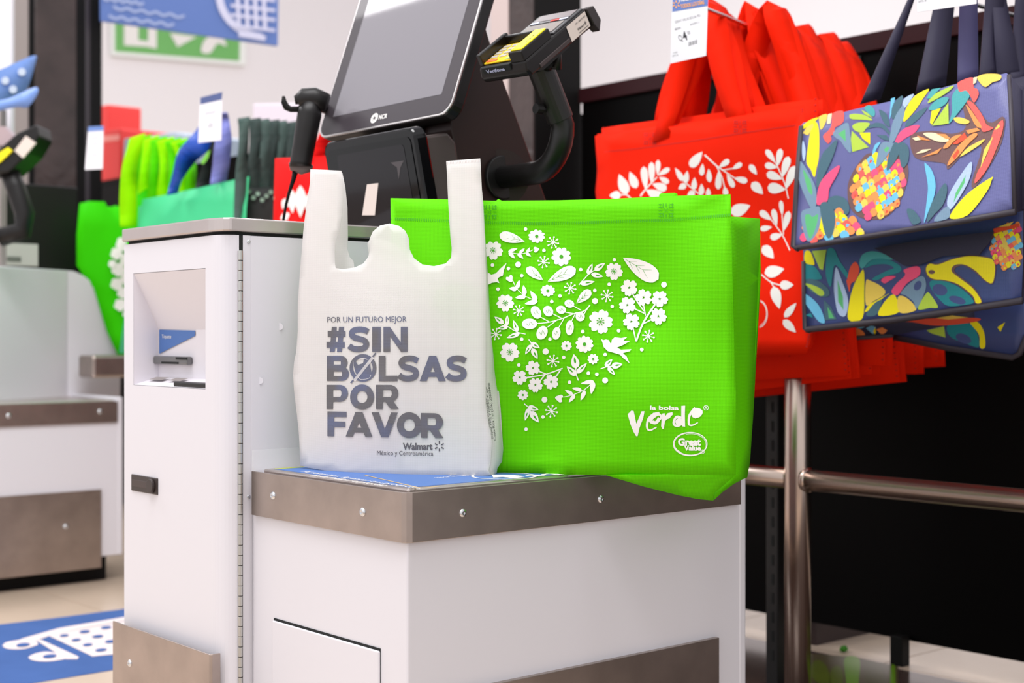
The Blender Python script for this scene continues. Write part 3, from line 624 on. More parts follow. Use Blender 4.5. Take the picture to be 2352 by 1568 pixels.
twig([(560, 1368), (588, 1410), (600, 1480)], [(585, 1405, 686, 1465, 58), (590, 1425, 520, 1537, 50), (598, 1470, 660, 1588, 66)], slit=True, sw=11)
twig([(1120, 655), (1095, 580), (1090, 490)], [(1095, 520, 1068, 357, 92), (1092, 600, 988, 493, 66), (1100, 575, 1215, 458, 58)], slit=True, oy=BY, sw=13)
twig([(1370, 523), (1430, 502), (1500, 492)], [(1418, 498, 1502, 413, 56), (1490, 495, 1616, 470, 72), (1450, 505, 1533, 593, 50)], slit=True, oy=BY, sw=11)
twig([(1290, 665), (1190, 755), (1060, 815), (950, 842)], [(1296, 662, 1146, 688, 48), (1292, 665, 1262, 808, 56), (1160, 765, 1046, 738, 44), (1195, 765, 1145, 882, 48), (1060, 812, 966, 760, 40), (1080, 815, 1012, 902, 44)], oy=BY, hearts=((905, 855, 52, -pi/2+pi+0.2),))
twig([(510, 915), (560, 960), (585, 1010)], [(550, 950, 672, 985, 62), (560, 965, 518, 1107, 52), (580, 1000, 674, 1126, 78)], slit=True, oy=BY, sw=11)
A.poly(stroke([(1252, 980), (1185, 1048), (1060, 1082), (940, 1132), (780, 1176), (650, 1188)], 14, 9))
for p in ([(795, 1172), (690, 1115)], [(935, 1132), (830, 1080)], [(1065, 1078), (970, 1062)], [(1150, 1040), (1062, 992)], [(890, 1142), (770, 1232)], [(965, 1118), (895, 1240)], [(1095, 1062), (1040, 1165)], [(1240, 990), (1185, 1080)]): A.poly(stroke(p, 10))
for x, y, rx, ry, ro in ((570, 1193, 86, 60, 0), (643, 1064, 54, 76, -0.5), (780, 1050, 54, 62, -0.6), (925, 1035, 54, 46, 0.2), (1018, 967, 56, 44, 0.3), (710, 1293, 60, 80, 0.45), (872, 1300, 46, 72, 0.2), (1022, 1238, 46, 84, 0.08), (1140, 1110, 52, 54, 0)):
    A.poly(disc(x, y, rx, 22, ry, ro)); D.poly(stroke([(x-rx*0.45, y-ry*0.1), (x-rx*0.1, y+ry*0.3), (x+rx*0.1, y-ry*0.35), (x+rx*0.5, y+ry*0.25)], 3.5))
for x, y, r in ((1692, 787, 96), (1853, 897, 96), (2035, 912, 96), (1672, 982, 96), (2020, 1108, 96), (1717, 1168, 96), (608, 513+BY, 84), (460, 620+BY, 84), (635, 705+BY, 84), (813, 670+BY, 86)): A.polys(petals(x, y, r, 5, pi/2+0.1*(x % 5), 0.80, True, 0.12))
for p in ([(1770, 1390), (1850, 1180), (1985, 970)], [(1768, 1390), (1735, 1240)], [(1875, 1100), (1850, 960)], [(1862, 1075), (1730, 1012)], [(1855, 1190), (1950, 1140)], [(1858, 1050), (1780, 940), (1725, 845)]): A.poly(stroke(p, 20 if p[0] == (1770, 1390) else 13))
for p in ([(942, 517), (750, 585), (530, 622)], [(752, 580), (660, 545)], [(745, 588), (680, 668)], [(920, 535), (860, 618)]): A.poly(stroke([(x, y+BY) for x, y in p], 14))
bird = [(1375, 1363), (1402, 1376), (1430, 1368), (1462, 1376), (1478, 1408), (1490, 1414), (1496, 1372), (1528, 1343), (1600, 1352), (1670, 1340), (1625, 1382), (1702, 1385), (1625, 1430), (1553, 1460), (1600, 1484), (1715, 1478), (1700, 1500), (1620, 1522), (1662, 1560), (1696, 1636), (1620, 1575), (1590, 1540), (1530, 1522), (1450, 1500), (1405, 1455), (1392, 1408)]
A.poly(bird); D.poly(disc(1440, 1400, 12))
b2 = [(60, 600), (95, 612), (140, 640), (190, 625), (250, 562), (312, 507), (285, 580), (270, 650), (228, 668), (210, 685), (230, 735), (200, 724), (150, 730), (105, 752), (70, 720)]
A.poly(b2); D.poly(disc(186, 697, 10))
A.build('flower_print', FLOWER, gb); D.build('flower_print_detail', GREEND, gb)['kind'] = 'stuff'
# brush lettering and oval mark
A = Art(gfn, 0.0011, 1400, 860, 5.226); D = Art(gfn, 0.0016, 1400, 860, 5.226)
A.poly([(218, 475), (262, 432), (290, 436), (322, 590), (352, 520), (385, 440), (420, 440), (405, 520), (360, 640), (338, 738), (318, 738), (290, 690), (248, 590)])
A.poly(stroke([(600, 520), (560, 575), (500, 565), (500, 530), (560, 480), (600, 470)], 40, 44)); A.poly(stroke([(540, 470), (470, 530), (450, 610), (462, 660), (500, 665), (565, 630)], 36, 14)); A.poly(stroke([(520, 480), (575, 465), (620, 510), (560, 570), (520, 560)], 26)) 
A.poly([(628, 470), (660, 462), (668, 500), (700, 462), (755, 452), (758, 480), (720, 525), (690, 535), (665, 560), (652, 650), (632, 652), (620, 620)])
A.poly(stroke([(860, 520), (810, 505), (775, 550), (775, 600), (820, 615), (868, 590)], 28)); A.poly([(862, 375), (908, 372), (905, 480), (908, 626), (875, 622), (860, 600)]); A.poly(bez([(790, 560), (830, 520), (870, 540), (870, 600), (815, 610)]))
A.poly(stroke([(1060, 500), (1010, 500), (1000, 455), (1040, 415), (1100, 440), (1080, 490), (1020, 510)], 34)); A.poly(stroke([(1030, 400), (965, 480), (950, 560), (960, 605), (1005, 605), (1060, 575)], 34, 12))
A.text('la bolsa', 486, 420, 832, 424, 48, bold=0.03)
A.polys(ring(1158, 398, 31, 31, 6)); A.text('R', 1146, 414, 1172, 414, 34, bold=0.02)
A.polys(ring(968, 833, 208, 145, 26, 2.2, 5.6, n=30, w1=10)); A.polys(ring(968, 833, 208, 145, 10, -0.7, 2.3, n=26, w1=20)); A.polys(ring(975, 840, 186, 132, 5, -1.9, 0.2, n=20)); A.polys(ring(960, 836, 196, 140, 4, 1.8, 4.0, n=20))
A.text('Great', 822, 848, 1098, 848, 82, bold=0.05); A.text('Value', 892, 908, 1098, 910, 58, bold=0.045)
A.polys(ring(1118, 924, 25, 25, 5)); A.text('R', 1108, 936, 1129, 936, 26, bold=0.02)
A.build('bag_lettering', FLOWER, gb)

# ================================================================ white T-shirt bag
WBAG = mat('white_nonwoven', (250, 247, 246), 0.7, weave=0.0024, trans=0.36, alpha=0.24, spec=0.2)
wplane = plane((690, 1075, 2.315), (1126, 1091, 2.205), (1102, 366, 2.23))
def wwave(x, y):
    s = min(1, max(0, (x-690)/430)); r = min(1, max(0, (y-600)/480))
    return -0.030*sin(pi*s)*(0.25+0.75*r) + 0.004*sin(s*8+r*3)*(0.3+r) - 0.004*math.exp(-((x-780-70*r)/20)**2)*max(0, 1-r)*r - 0.004*math.exp(-((x-868-0.28*(y-850))/20)**2)*min(1, max(0, (y-830)/60))
def wfn(x, y, l): return P(x, y, wplane(x, y)+wwave(x, y)-l)
wb = thing('tshirt_bag', 'white translucent T-shirt bag with grey lettering standing on the bagging tray', 'bag', wfn(920, 1090, 0))
Lft = [(690, 1068), (687, 1000), (682, 950), (676, 901), (673, 861), (676, 829), (681, 807), (684, 760), (684, 700), (688, 640), (692, 590), (697, 530), (704, 470), (712, 420), (713, 388.5)]
cut = [(748, 390), (784, 392), (788, 420), (789, 450), (786, 490), (780, 530), (771.5, 551), (768.6, 578), (769, 600), (771, 615.6), (788, 618), (815, 614), (834.5, 605), (846, 590), (850, 572), (849, 556), (850, 546), (857, 531), (873, 518), (895, 513), (917, 519), (931, 530), (938.6, 546.6), (941, 573), (951, 593), (970, 607), (997, 611), (1023.5, 605), (1036, 592), (1038.5, 576), (1035, 550), (1033, 520), (1029.5, 462), (1027, 410), (1025, 369.7), (1064, 367), (1103, 364)]
Rgt = [(1105, 400), (1108, 457), (1113, 554), (1116, 640), (1115.5, 720), (1115, 834), (1115, 928), (1121, 968), (1130, 1013), (1127, 1056), (1122, 1080), (1127, 1091), (1080, 1094), (1010, 1095), (930, 1094), (870, 1092), (800, 1087), (740, 1079), (705, 1073)]
sheet(Lft+cut+Rgt, wfn, 15, 'front_panel', WBAG, wb, solid=0.0006)
wbk = lambda x, y, l: P(x, y, wplane(x, y)+0.042-l)
back = [(716, 394), (786, 396), (793, 430), (798, 475), (799, 546), (798, 571), (803, 590), (812, 600), (815, 625), (836, 618), (848, 600), (847, 580), (844, 560), (850, 548), (872, 549), (895, 554), (915, 566), (935, 588), (960, 612), (1000, 620), (1036, 600), (1038, 560), (1034, 500), (1029, 372), (1101, 367), (1107, 457), (1113, 554), (1127, 713), (1140, 834), (1150, 941), (1155, 1030), (1152, 1058), (1141, 1072), (1050, 1076), (900, 1074), (740, 1060), (694, 1050), (682, 870), (690, 690), (704, 500)]
bk = sheet(back, wbk, 20, 'back_panel', WBAG, wb, solid=0.0006)
def wgf(x, y, l):
    xl = lerp([(0, 1104), (400, 1105), (554, 1113), (720, 1115), (928, 1115), (1013, 1130), (1060, 1127), (1095, 1127)], y) if False else None
    e0 = [(364, 1103), (554, 1113), (720, 1115.5), (928, 1115), (1013, 1130), (1056, 1127), (1095, 1126)]; e1 = [(364, 1104), (457, 1108), (560, 1115), (713, 1127), (834, 1140), (941, 1150), (1030, 1155.6), (1059, 1153), (1095, 1139)]
    a0, a1 = lerp(e0, y), lerp(e1, y); s = min(1, max(0, (x-a0)/max(1.0, a1-a0)))
    return P(x, y, wplane(a0, y)+wwave(a0, y)+(0.003+0.039*s)-l)
sheet([(1105, 420), (1110, 470), (1115, 560), (1127, 713), (1139.5, 834), (1150, 941), (1155.6, 1030), (1153, 1059), (1142, 1075), (1139.5, 1091), (1126, 1090), (1121, 1080), (1126, 1056), (1129, 1013), (1120, 968), (1114, 928), (1114, 834), (1114.5, 720), (1112, 554), (1107, 457)], wgf, 14, 'side_gusset', WBAG, wb, solid=0.0006)
LETM = mat('bag_ink', (92, 92, 98), 0.7, weave=0.0026)
nt = LETM.node_tree; bs = nt.nodes['Principled BSDF']
nz_ = nt.nodes.new('ShaderNodeTexNoise'); nz_.inputs['Scale'].default_value = 14
cr = nt.nodes.new('ShaderNodeValToRGB'); cr.color_ramp.elements[0].position = 0.46; cr.color_ramp.elements[0].color = lin((98, 96, 99)); cr.color_ramp.elements[1].position = 0.62; cr.color_ramp.elements[1].color = lin((96, 102, 128))
tcx = nt.nodes.new('ShaderNodeTexCoord'); nt.links.new(tcx.outputs['Object'], nz_.inputs[0]); nt.links.new(nz_.outputs[0], cr.inputs[0])
mxn = [n for n in nt.nodes if n.type == 'MIX'][0]; nt.links.new(cr.outputs[0], mxn.inputs[6])
A = Art(wfn, 0.0014, 660, 700, 3.733, dens=26); W = Art(wfn, 0.0020, 660, 700, 3.733, dens=26)
A.text('POR UN FUTURO MEJOR', 342, 150, 1022, 145, 48)
A.word(335, 1030, 402, 214, [('#', 165), ('S', 190), ('I', 75), ('N', 210)], 22)
A.word(338, 528, 652, 216, [('B', 190)]); A.word(783, 1540, 654, 218, [('L', 162), ('S', 185), ('A', 225), ('S', 180)], 2)
A.polys(ring(648, 540, 115, 119, 32)); A.poly([(566, 500), (585, 485), (605, 515), (650, 498), (660, 440), (690, 440), (725, 590), (700, 640), (625, 645), (590, 600)])
W.poly(stroke([(572, 650), (735, 448)], 24)); W.poly(stroke([(562, 478), (572, 560), (612, 625), (640, 640), (700, 628), (716, 600)], 5)); W.polys(ring(648, 470, 40, 14, 8, pi, 2*pi, n=10))
A.poly(stroke([(543, 670), (575, 632)], 13)); A.poly(stroke([(722, 455), (758, 412)], 13))
A.word(335, 952, 893, 208, [('P', 185), ('O', 205), ('R', 192)], 18); A.word(343, 1334, 1125, 212, [('F', 166), ('A', 232), ('V', 228), ('O', 215), ('R', 192)], -8, 1141)
A.build('bag_lettering', LETM, wb); W.build('bag_symbol', WBAG, wb)
A = Art(wfn, 0.0011, 660, 700, 3.733); A.text('Walmart', 990, 1240, 1245, 1240, 56, bold=0.03); A.text('México y Centroamérica', 768, 1286, 1250, 1292, 38)
for k in range(6):
    q = pi/2+k*pi/3; A.poly(stroke([(1303+20*cos(q), 1210+20*sin(q)), (1303+44*cos(q), 1210+44*sin(q))], 11))
A.build('shop_lettering', mat('ink_small', (86, 84, 88), 0.7), wb)
A = Art(wgf, 0.0010, 660, 700, 3.733)
A.text('Costa Rica Tel (506) 25828400', 1790, 1160, 1737, 668, 18); A.text('Coyol 1km y medio al sur', 1766, 1150, 1714, 700, 16); A.text('supermercados', 1742, 1050, 1712, 800, 15)
A.build('gusset_lettering', mat('ink_small', (86, 84, 88)), wb)
a = Art(wfn, 0.0009); x = 1027
while x < 1101: y = 374-(x-1027)*0.07; a.poly([(x, y-2.5), (x+1.3, y-2.5), (x+1.3, y+2.5), (x, y+2.5)]); x += 3.4
a.build('handle_weld', mat('weld_grey', (214, 206, 204), 0.7), wb)
# coloured reverse print that glows faintly through the cloth
for rgb, pts in (((242, 135, 165), [(800, 960), (880, 950), (930, 1000), (900, 1040), (820, 1030)]), ((236, 205, 140), [(930, 900), (1050, 890), (1060, 1040), (1020, 1060), (1000, 960)]), ((140, 160, 222), [(960, 930), (1010, 950), (990, 1050), (800, 1065), (790, 1040), (920, 1045)]), ((182, 160, 216), [(790, 1000), (830, 1010), (830, 1060), (770, 1060)])):
    A = Art(wbk, 0.003); A.poly(bez(pts)); A.build('reverse_print', cm(rgb), bk)
# ================================================================ display rack on the right
PANEL = mat('rack_panel_black', (4, 3, 3), 0.5, spec=0.06)
UPB = 1.89
rk = thing('display_gondola', 'black steel display gondola panels carrying the hanging bags', 'rack', (UPB, 0.5, 0))
for v0, v1 in ((1.0, 1.645), (0.0, 0.995), (-0.995, -0.005), (-2.0, -1.0), (-3.0, -2.005)):
    MB().box(UPB, v0, 0.0612, UPB+0.03, v1-0.004, 1.555).build('back_panel', PANEL, rk, bevel=0.002)
rk2 = thing('display_gondola', 'far stretch of black display gondola behind the lime and emerald bags', 'rack', (UPB, 4.0, 0))
for v0, v1 in ((2.0, 3.0), (3.005, 4.0), (4.005, 5.2), (5.205, 6.4)): MB().box(UPB, v0, 0.0612, UPB+0.03, v1, 1.578).build('back_panel', PANEL, rk2)
MB().box(UPB, 2.0, 1.58, UPB+0.7, 6.4, 1.60).build('top_board', PANEL, rk2)
for v in (2.03, 6.37): MB().box(UPB+0.03, v-0.02, 0, UPB+0.68, v+0.02, 1.58).build('end_panel', PANEL, rk2)
MB().box(UPB+0.002, 2.0, 0, UPB+0.028, 6.4, 0.0612).build('plinth', BLACKM, rk2)
MB().box(UPB-0.012, -3, 1.556, UPB+0.045, 1.645, 1.602).build('top_cap', mat('cap_oxblood', (42, 14, 18), 0.5, spec=0.15), rk, bevel=0.002)
fx = PZ(2075, 1525, 0)
for v in (fx.y, fx.y+1.2, fx.y-1.2): MB().box(UPB-0.035, v-0.018, 0, UPB-0.001, v+0.018, 0.075).build('foot', BLACKM, rk, bevel=0.002)
MB().box(1.895, 0.739, 0, 2.6, 0.76, 0.068).build('base_divider', BROWN, rk)
up = PU(1779, 1200, 1.47)
MB().box(1.46, up.y-0.018, 0, 1.50, up.y+0.018, 1.2).build('upright', BLACK, rk, bevel=0.002)
for i in range(22): MB().box(1.4585, up.y-0.005, 0.06+i*0.045, 1.4605, up.y+0.001, 0.085+i*0.045).build('upright_slot', SHADOWGAP, rk)
hookz = 1.545
def hook(v, lab, u0=1.06, sl=0.0):
    e = v+sl*(UPB-1.15); q = v-0.02*(sl > 0); t = thing('display_hook', lab, 'hook', (UPB, e, hookz-0.02))
    MB().tube([(UPB, e, hookz-0.02), (u0+0.03, q, hookz-0.02), (u0+0.01, q, hookz-0.012), (u0, q, hookz+0.006)], 0.005, 8).build('wire_arm', CHROME, t, smooth=True)
    MB().box(UPB-0.006, e-0.03, hookz-0.045, UPB-0.0005, e+0.03, hookz+0.004).build('mounting_plate', BLACK, t, bevel=0.001)
hv = PU(1640, 12, 1.15).y; hook(hv, 'long chrome wire hook carrying the red shopping bags', 1.06, 0.24)
nv = 0.03; hook(nv, 'long chrome wire hook carrying the navy pineapple bags', 1.02)
rail = thing('guard_rail', 'polished steel tube guard rail in front of the black rack', 'rail', (1.25, 0.16, 0))
pu = PU(1832, 1100, 1.25); rz = pu.z
MB().tube([(1.25, pu.y, 0), (1.25, pu.y, 1.05)], 0.0285, 24).build('post', TUBE, rail, smooth=True)
MB().tube([(1.25, pu.y-0.024, rz), (1.25, -2.2, rz)], 0.0225, 20).build('rail_tube', TUBE, rail, smooth=True)
MB().tube([(1.25, pu.y+0.024, rz), (1.25, 1.6, rz)], 0.0225, 20).build('rail_tube', TUBE, rail, smooth=True)
MB().tube([(1.25, pu.y-0.022, rz), (1.25, pu.y-0.032, rz)], 0.0265, 20).build('weld_collar', TUBE, rail, smooth=True)
lone(MB().tube([PZ(1930, 1492, 0.004), PZ(1935, 1490, 0.009), PZ(1941, 1489, 0.010), PZ(1946, 1491, 0.005)], [0.003, 0.008, 0.008, 0.003], 10).build('leaf_scrap', mat('leaf_green', (50, 130, 10), 0.6), smooth=True), 'small green leaf scrap on the floor under the rack', 'leaf')
fs = thing('painted_reflection', 'olive floor reflection painted in flat green streaks below the rack', 'reflection', PZ(1960, 1540, 0))  # reflection in the polished floor, painted as flat olive and green shapes
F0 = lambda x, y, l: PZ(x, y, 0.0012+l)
a = Art(F0, 0.001); a.poly([(1850, 1500), (1960, 1508), (2062, 1530), (2066, 1640), (1850, 1640)]); a.build('sheet', mat('reflection_olive', (86, 76, 48), 0.3), fs, solid=0.0006)
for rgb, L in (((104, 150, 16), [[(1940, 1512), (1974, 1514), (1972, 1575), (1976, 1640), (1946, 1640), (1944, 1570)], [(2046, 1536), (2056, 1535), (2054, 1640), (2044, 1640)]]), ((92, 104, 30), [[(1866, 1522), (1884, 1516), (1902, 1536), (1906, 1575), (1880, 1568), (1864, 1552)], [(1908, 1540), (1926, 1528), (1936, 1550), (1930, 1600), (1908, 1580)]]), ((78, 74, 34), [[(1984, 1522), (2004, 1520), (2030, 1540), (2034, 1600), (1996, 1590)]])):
    for p in L: Art(F0, 0.0018).poly(bez(p)).build('reflection_streak', cm(rgb, 0.3), fs)


# ---------------------------------------------------------------- red bags
def tU(u): return lambda x, y: (u-CAM.x)/ray(x, y).x
RU = 1.15; r0 = tU(RU)
def rfn(x, y, l): return P(x, y, r0(x, y)+0.006*sin(x*0.016+y*0.011)+0.005*sin(y*0.021-x*0.006+1)-0.012*max(0, (y-700)/110)*max(0, (x-1800)/60) - l)
RB = thing('red_shopping_bag', 'red shopping bag with white leaf sprigs at the front of the red stack', 'bag', (RU, 0.45, 0.79), 'red bags on the rack')
outl = [(1367, 312), (1450, 303), (1600, 283), (1700, 266), (1780, 255), (1848, 244), (1856, 500), (1866, 760), (1862, 788), (1851, 812), (1738, 814), (1600, 822), (1430, 832), (1392, 700), (1376, 520), (1368, 440), (1372, 390)]
sheet(outl, rfn, 26, 'front_panel', RED, RB)
rbk = lambda x, y, l: P(x, y, r0(x, y)+0.02)
sheet([(1372, 308), (1600, 279), (1846, 242), (1868, 790), (1852, 814), (1430, 834)], rbk, 50, 'back_panel', RED, RB)
def loop(mb, O, hv_, Hh, wd, ph, ux=0.0, n=18, seed=0, lean=0):
    rg = random.Random(seed); rows = []; tw = rg.uniform(-0.5, 0.5); ky = rg.uniform(1.35, 1.9)
    for i in range(n+1):
        s = -1+2*i/n; z = Hh*(1-abs(s)**ky)
        v = hv_*s*(0.55+0.45*abs(s)) if abs(s) < 1 else hv_*s
        ang = (1-abs(s))**0.7*(pi/2)+tw*sin(pi*abs(s))
        dv, du = wd/2*cos(ang), wd/2*sin(ang); c = O+Vector((ux+lean*(1-abs(s))+0.006*sin(7*s+seed), v+0.006*sin(5*s+seed*2), z))
        fold = 0.006*sin(9*s+seed)
        rows.append((c+Vector((-du, dv, fold)), c+Vector((du, -dv, -fold))))
    mb.ribbon(rows)
hl, hr = PU(1516, 290, RU), PU(1701, 264, RU); hc = (hl.y+hr.y)/2; hh = abs(hl.y-hr.y)/2
for k, ux in enumerate((-0.001, 0.02)):
    m_ = MB(); loop(m_, Vector((RU, hc, (hl.z+hr.z)/2-0.03)), hh, 1.565-hl.z+0.03, 0.052, 0, ux, seed=k+3, lean=0.02); m_.build('handle', RED, RB, smooth=True, solid=0.002)
a = Art(rfn, 0.0012)
rh = [(1367, 350), (1450, 343), (1600, 322), (1720, 303), (1850, 284)]
x = 1370
while x < 1848: y = lerp(rh, x); a.poly([(x, y-1.2), (x+3, y-1.2), (x+3, y+1.2), (x, y+1.2)]); x += 4.5
xstitch(a, 1700, 290, 12); xstitch(a, 1493, 318, 12)
y = 320
while y < 800: xr = lerp([(300, 1371), (440, 1370), (520, 1378), (832, 1420)], y); a.poly([(xr, y), (xr+4, y), (xr+4, y+1.4), (xr, y+1.4)]); y += 5
y = 250
while y < 800: xr = lerp([(244, 1842), (500, 1850), (760, 1860), (812, 1848)], y); a.poly([(xr-2, y), (xr+3, y), (xr+3, y+1.8), (xr-2, y+1.8)]); y += 5
a.build('stitching', REDD, RB)
A = Art(rfn, 0.0012, 1340, 250, 3.4846)
def rl(*q, **k): A.poly(leaf(*q, fat=0.5, n=9) if 'fat' in k else leaf(*q, n=12, round_end=True))
def st(p, w=9, w1=None): A.poly(stroke(p, w, w1))
st([(455, 698), (500, 640), (590, 545)], 14, 9)
for q in ((500, 650, 482, 460, 58), (548, 602, 545, 425, 54), (595, 535, 598, 408, 40), (598, 532, 690, 475, 42), (605, 545, 684, 592, 46), (552, 600, 668, 642, 66), (500, 648, 640, 722, 84)): rl(*q)
st([(395, 738), (348, 688), (285, 690)], 10)
for q in ((348, 682, 285, 522), (300, 692, 208, 692), (425, 635, 370, 502)): rl(*q, 84 if q[0] == 348 else 70, fat=0.5)
st([(735, 475), (820, 592), (945, 695)], 9)
for q in ((800, 578, 735, 472, 46), (815, 595, 832, 495, 46), (822, 605, 760, 640, 50), (885, 648, 890, 548, 46), (890, 660, 830, 704, 52), (945, 690, 946, 598, 44), (1000, 700, 998, 632, 40)): rl(*q, fat=0.5)
rl(952, 342, 855, 465, 74); rl(945, 535, 955, 438, 44, fat=0.5); rl(1010, 588, 1002, 478, 44, fat=0.5)
st([(970, 368), (1060, 450), (1130, 500), (1215, 556)], 14, 8); st([(1062, 452), (1110, 550), (1135, 660)], 9); st([(1120, 488), (1200, 476)], 8)
for q in ((1085, 468, 1168, 408, 46), (1190, 482, 1270, 436, 42), (1205, 552, 1314, 580, 52), (1148, 520, 1205, 630, 46), (1085, 490, 1078, 645, 50), (1130, 620, 1142, 692, 44)): rl(*q)
rl(1330, 445, 1387, 527, 50, fat=0.5); rl(1348, 588, 1437, 682, 76, fat=0.5)
st([(1640, 718), (1610, 595), (1555, 465), (1530, 420)], 9)
for q in ((1535, 430, 1462, 326, 48), (1552, 460, 1580, 318, 52), (1552, 468, 1452, 448, 54), (1590, 550, 1642, 380, 62), (1592, 562, 1466, 515, 66), (1618, 645, 1692, 455, 66), (1618, 645, 1474, 628, 86)): rl(*q)
st([(1652, 1132), (1590, 1005), (1500, 882)], 10, 8); st([(1602, 1005), (1590, 850)], 8)
for q in ((1505, 890, 1412, 818, 56), (1548, 935, 1518, 800, 48), (1592, 855, 1580, 732, 36), (1605, 975, 1645, 818, 52), (1510, 945, 1416, 962, 46), (1592, 1005, 1495, 1032, 56)): rl(*q)
rl(1180, 835, 1335, 772, 100, fat=0.5); rl(1437, 1095, 1522, 1197, 84, fat=0.5)
st([(1425, 1325), (1500, 1385), (1575, 1410)], 10); st([(1495, 1380), (1525, 1425)], 9)
rl(1450, 1315, 1607, 1280, 96, fat=0.5); rl(1570, 1410, 1682, 1408, 74, fat=0.5); rl(1522, 1420, 1570, 1600, 82, fat=0.5)
A.build('leaf_print', FLOWER, RB)
A = Art(rfn, 0.0012, 1700, 620, 5.227); A.poly(leaf(530, 568, 675, 393, 82)); A.poly(leaf(516, 598, 670, 750, 96)); A.build('leaf_print', FLOWER, RB); A = Art(rfn, 0.0012, 1700, 620, 5.227); A.polys(ring(225, 525, 105, 165, 10, -1.4, 1.5)); A.polys(ring(215, 520, 105, 150, 6, -1.3, 1.3)); A.build('oval_print', FLOWER, RB)

# generic bag of the stack, then copies
RW, RH = 0.62, 0.50
sroot = thing('red_shopping_bag', 'red shopping bag second in the red stack, its corner showing above the front bag', 'bag', (0, 0, 0), 'red bags on the rack')
def body(off, sg): return lambda s, r: Vector((off+0.006*sin(3*s*pi+r*4)*sg+0.01*r*r*sg, (s-0.5)*RW, -r*RH))
mfr = MB().grid(body(0, -1), 8, 7).build('front_panel', RED, sroot, smooth=True, solid=0.0012)
MB().grid(body(0.016, 1), 8, 7).build('back_panel', RED, sroot, smooth=True, solid=0.0012)
m_ = MB(); b_ = body(-0.0016, -1)
for i in range(40):
    for e in (0.004, 0.984):
        p = b_(e+0.004, i/40); m_.add([p+Vector((0, -0.0025, -0.0012)), p+Vector((0, 0.0025, -0.0012)), p+Vector((0, 0.0025, 0.0012)), p+Vector((0, -0.0025, 0.0012))], [(0, 1, 2, 3)])
m_.build('stitching', REDD, sroot)['kind'] = 'stuff'
HL = []
for k, ux in enumerate((-0.002, 0.018)):
    m_ = MB(); loop(m_, Vector((0, 0, -0.02)), 0.125, 0.285, 0.052, 0, ux, seed=k+11, lean=0.01); HL.append(m_.build('handle', RED, sroot, smooth=True, solid=0.002))
alt = []
for k in range(6):
    m_ = MB(); loop(m_, Vector((0, 0, -0.02)), 0.125, 0.285+0.008*(k % 3), 0.054, 0, 0, seed=k+31, lean=0.02*(k % 2)); o = m_.build('handle', RED, sroot, smooth=True, solid=0.002); alt.append(o.data); bpy.data.objects.remove(o)
rg = random.Random(5)
#      u, dv, dz, roll(deg), yaw
spots = [(1.20, 0.06, 0.030, 0.5, 2), (1.225, 0.02, -0.065, -3.5, 1), (1.255, 0.035, -0.092, -7.0, -3), (1.29, -0.075, -0.020, 1.0, 2), (1.32, -0.02, -0.055, -2.0, -2), (1.35, -0.01, 0.0, 3, 1), (1.385, 0.00, -0.10, -6.5, 3), (1.42, -0.02, -0.02, 1.5, -2), (1.455, -0.01, -0.075, -2.0, 1), (1.49, 0.0, 0.0, 1.5, 3), (1.525, 0.01, -0.03, -1.5, -2), (1.56, -0.02, -0.055, -1.0, 2), (1.595, 0.0, 0.01, 2.0, 0), (1.63, 0.0, -0.03, -2, 2), (1.665, -0.02, 0.0, 2.5, -1), (1.70, 0.0, -0.055, -3.5, 1), (1.74, 0.0, -0.02, 0, 1), (1.78, -0.01, 0.01, 1, -1)]
kids = [o for o in bpy.data.objects if o.parent == sroot]
ORD = '0 first second third fourth fifth sixth seventh eighth ninth tenth eleventh twelfth thirteenth fourteenth fifteenth sixteenth seventeenth eighteenth nineteenth twentieth'.split()
for i, (u, dv, dz, roll, yaw) in enumerate(spots):
    if i == 0: r = sroot; kk = kids
    else:
        r = sroot.copy(); COL.objects.link(r); kk = []
        for c in kids: q = c.copy(); COL.objects.link(q); q.parent = r; kk.append(q)
        r['label'] = 'plain red shopping bag, %s from the front of the tight stack on the hook' % ORD[i+2]
        if i == 3: r['label'] = 'red shopping bag whose bright lower corner shows below the pineapple bags'
        if i == 1: r['label'] = 'red shopping bag right behind the front one, lower edge showing beneath it'
        if i == 2: r['label'] = 'red shopping bag hanging tilted lowest beneath the front red bag'
    h = [q for q in kk if q.name.startswith('handle')]
    for n_, q in enumerate(h): q.data = alt[(i*2+n_) % 6]
    for q in h: q.scale.z = (0.265-dz)/0.265
    r.location = (u, 0.4485+dv+(u-1.15)*0.24, 1.29+dz); r.rotation_euler = (radians(roll), 0, radians(yaw))

# price tags
def tag(name, lab, quad, t, lines, header=True):
    """quad: outline corner pixels top-left, top-right, bottom-right, bottom-left"""
    pl = plane((quad[0][0], quad[0][1], t[0]), (quad[1][0], quad[1][1], t[1]), (quad[3][0], quad[3][1], t[2]))
    fn = lambda x, y, l: P(x, y, pl(x, y)-l)
    tg = thing(name, lab, 'tag', fn(quad[3][0], quad[3][1], 0))
    Art(fn).poly(quad).build('card', TAG, tg, solid=0.0012)
    return tg, fn
t1, tf = tag('price_tag', 'white price tag reading Q 4.50 hanging before the red bag handles', [(1546, -80), (1629, -92), (1622, 128), (1540, 146)], (2.86, 2.80, 2.86), None)
a = Art(tf, 0.0012); a.lift = 0.0018; a.poly([(1546, -80), (1629, -92), (1626, 13), (1544, 27)]); a.build('header_band', BLUEL, t1)
a = Art(tf, 0.0026); a.text('PRECIOS BAJOS', 1560, 4, 1622, -6, 10, bold=0.03); a.build('header_lettering', PWHITE, t1)
a = Art(tf, 0.0026); a.text('TODOS LOS DÍAS', 1564, 19, 1618, 9, 8.5, bold=0.02)
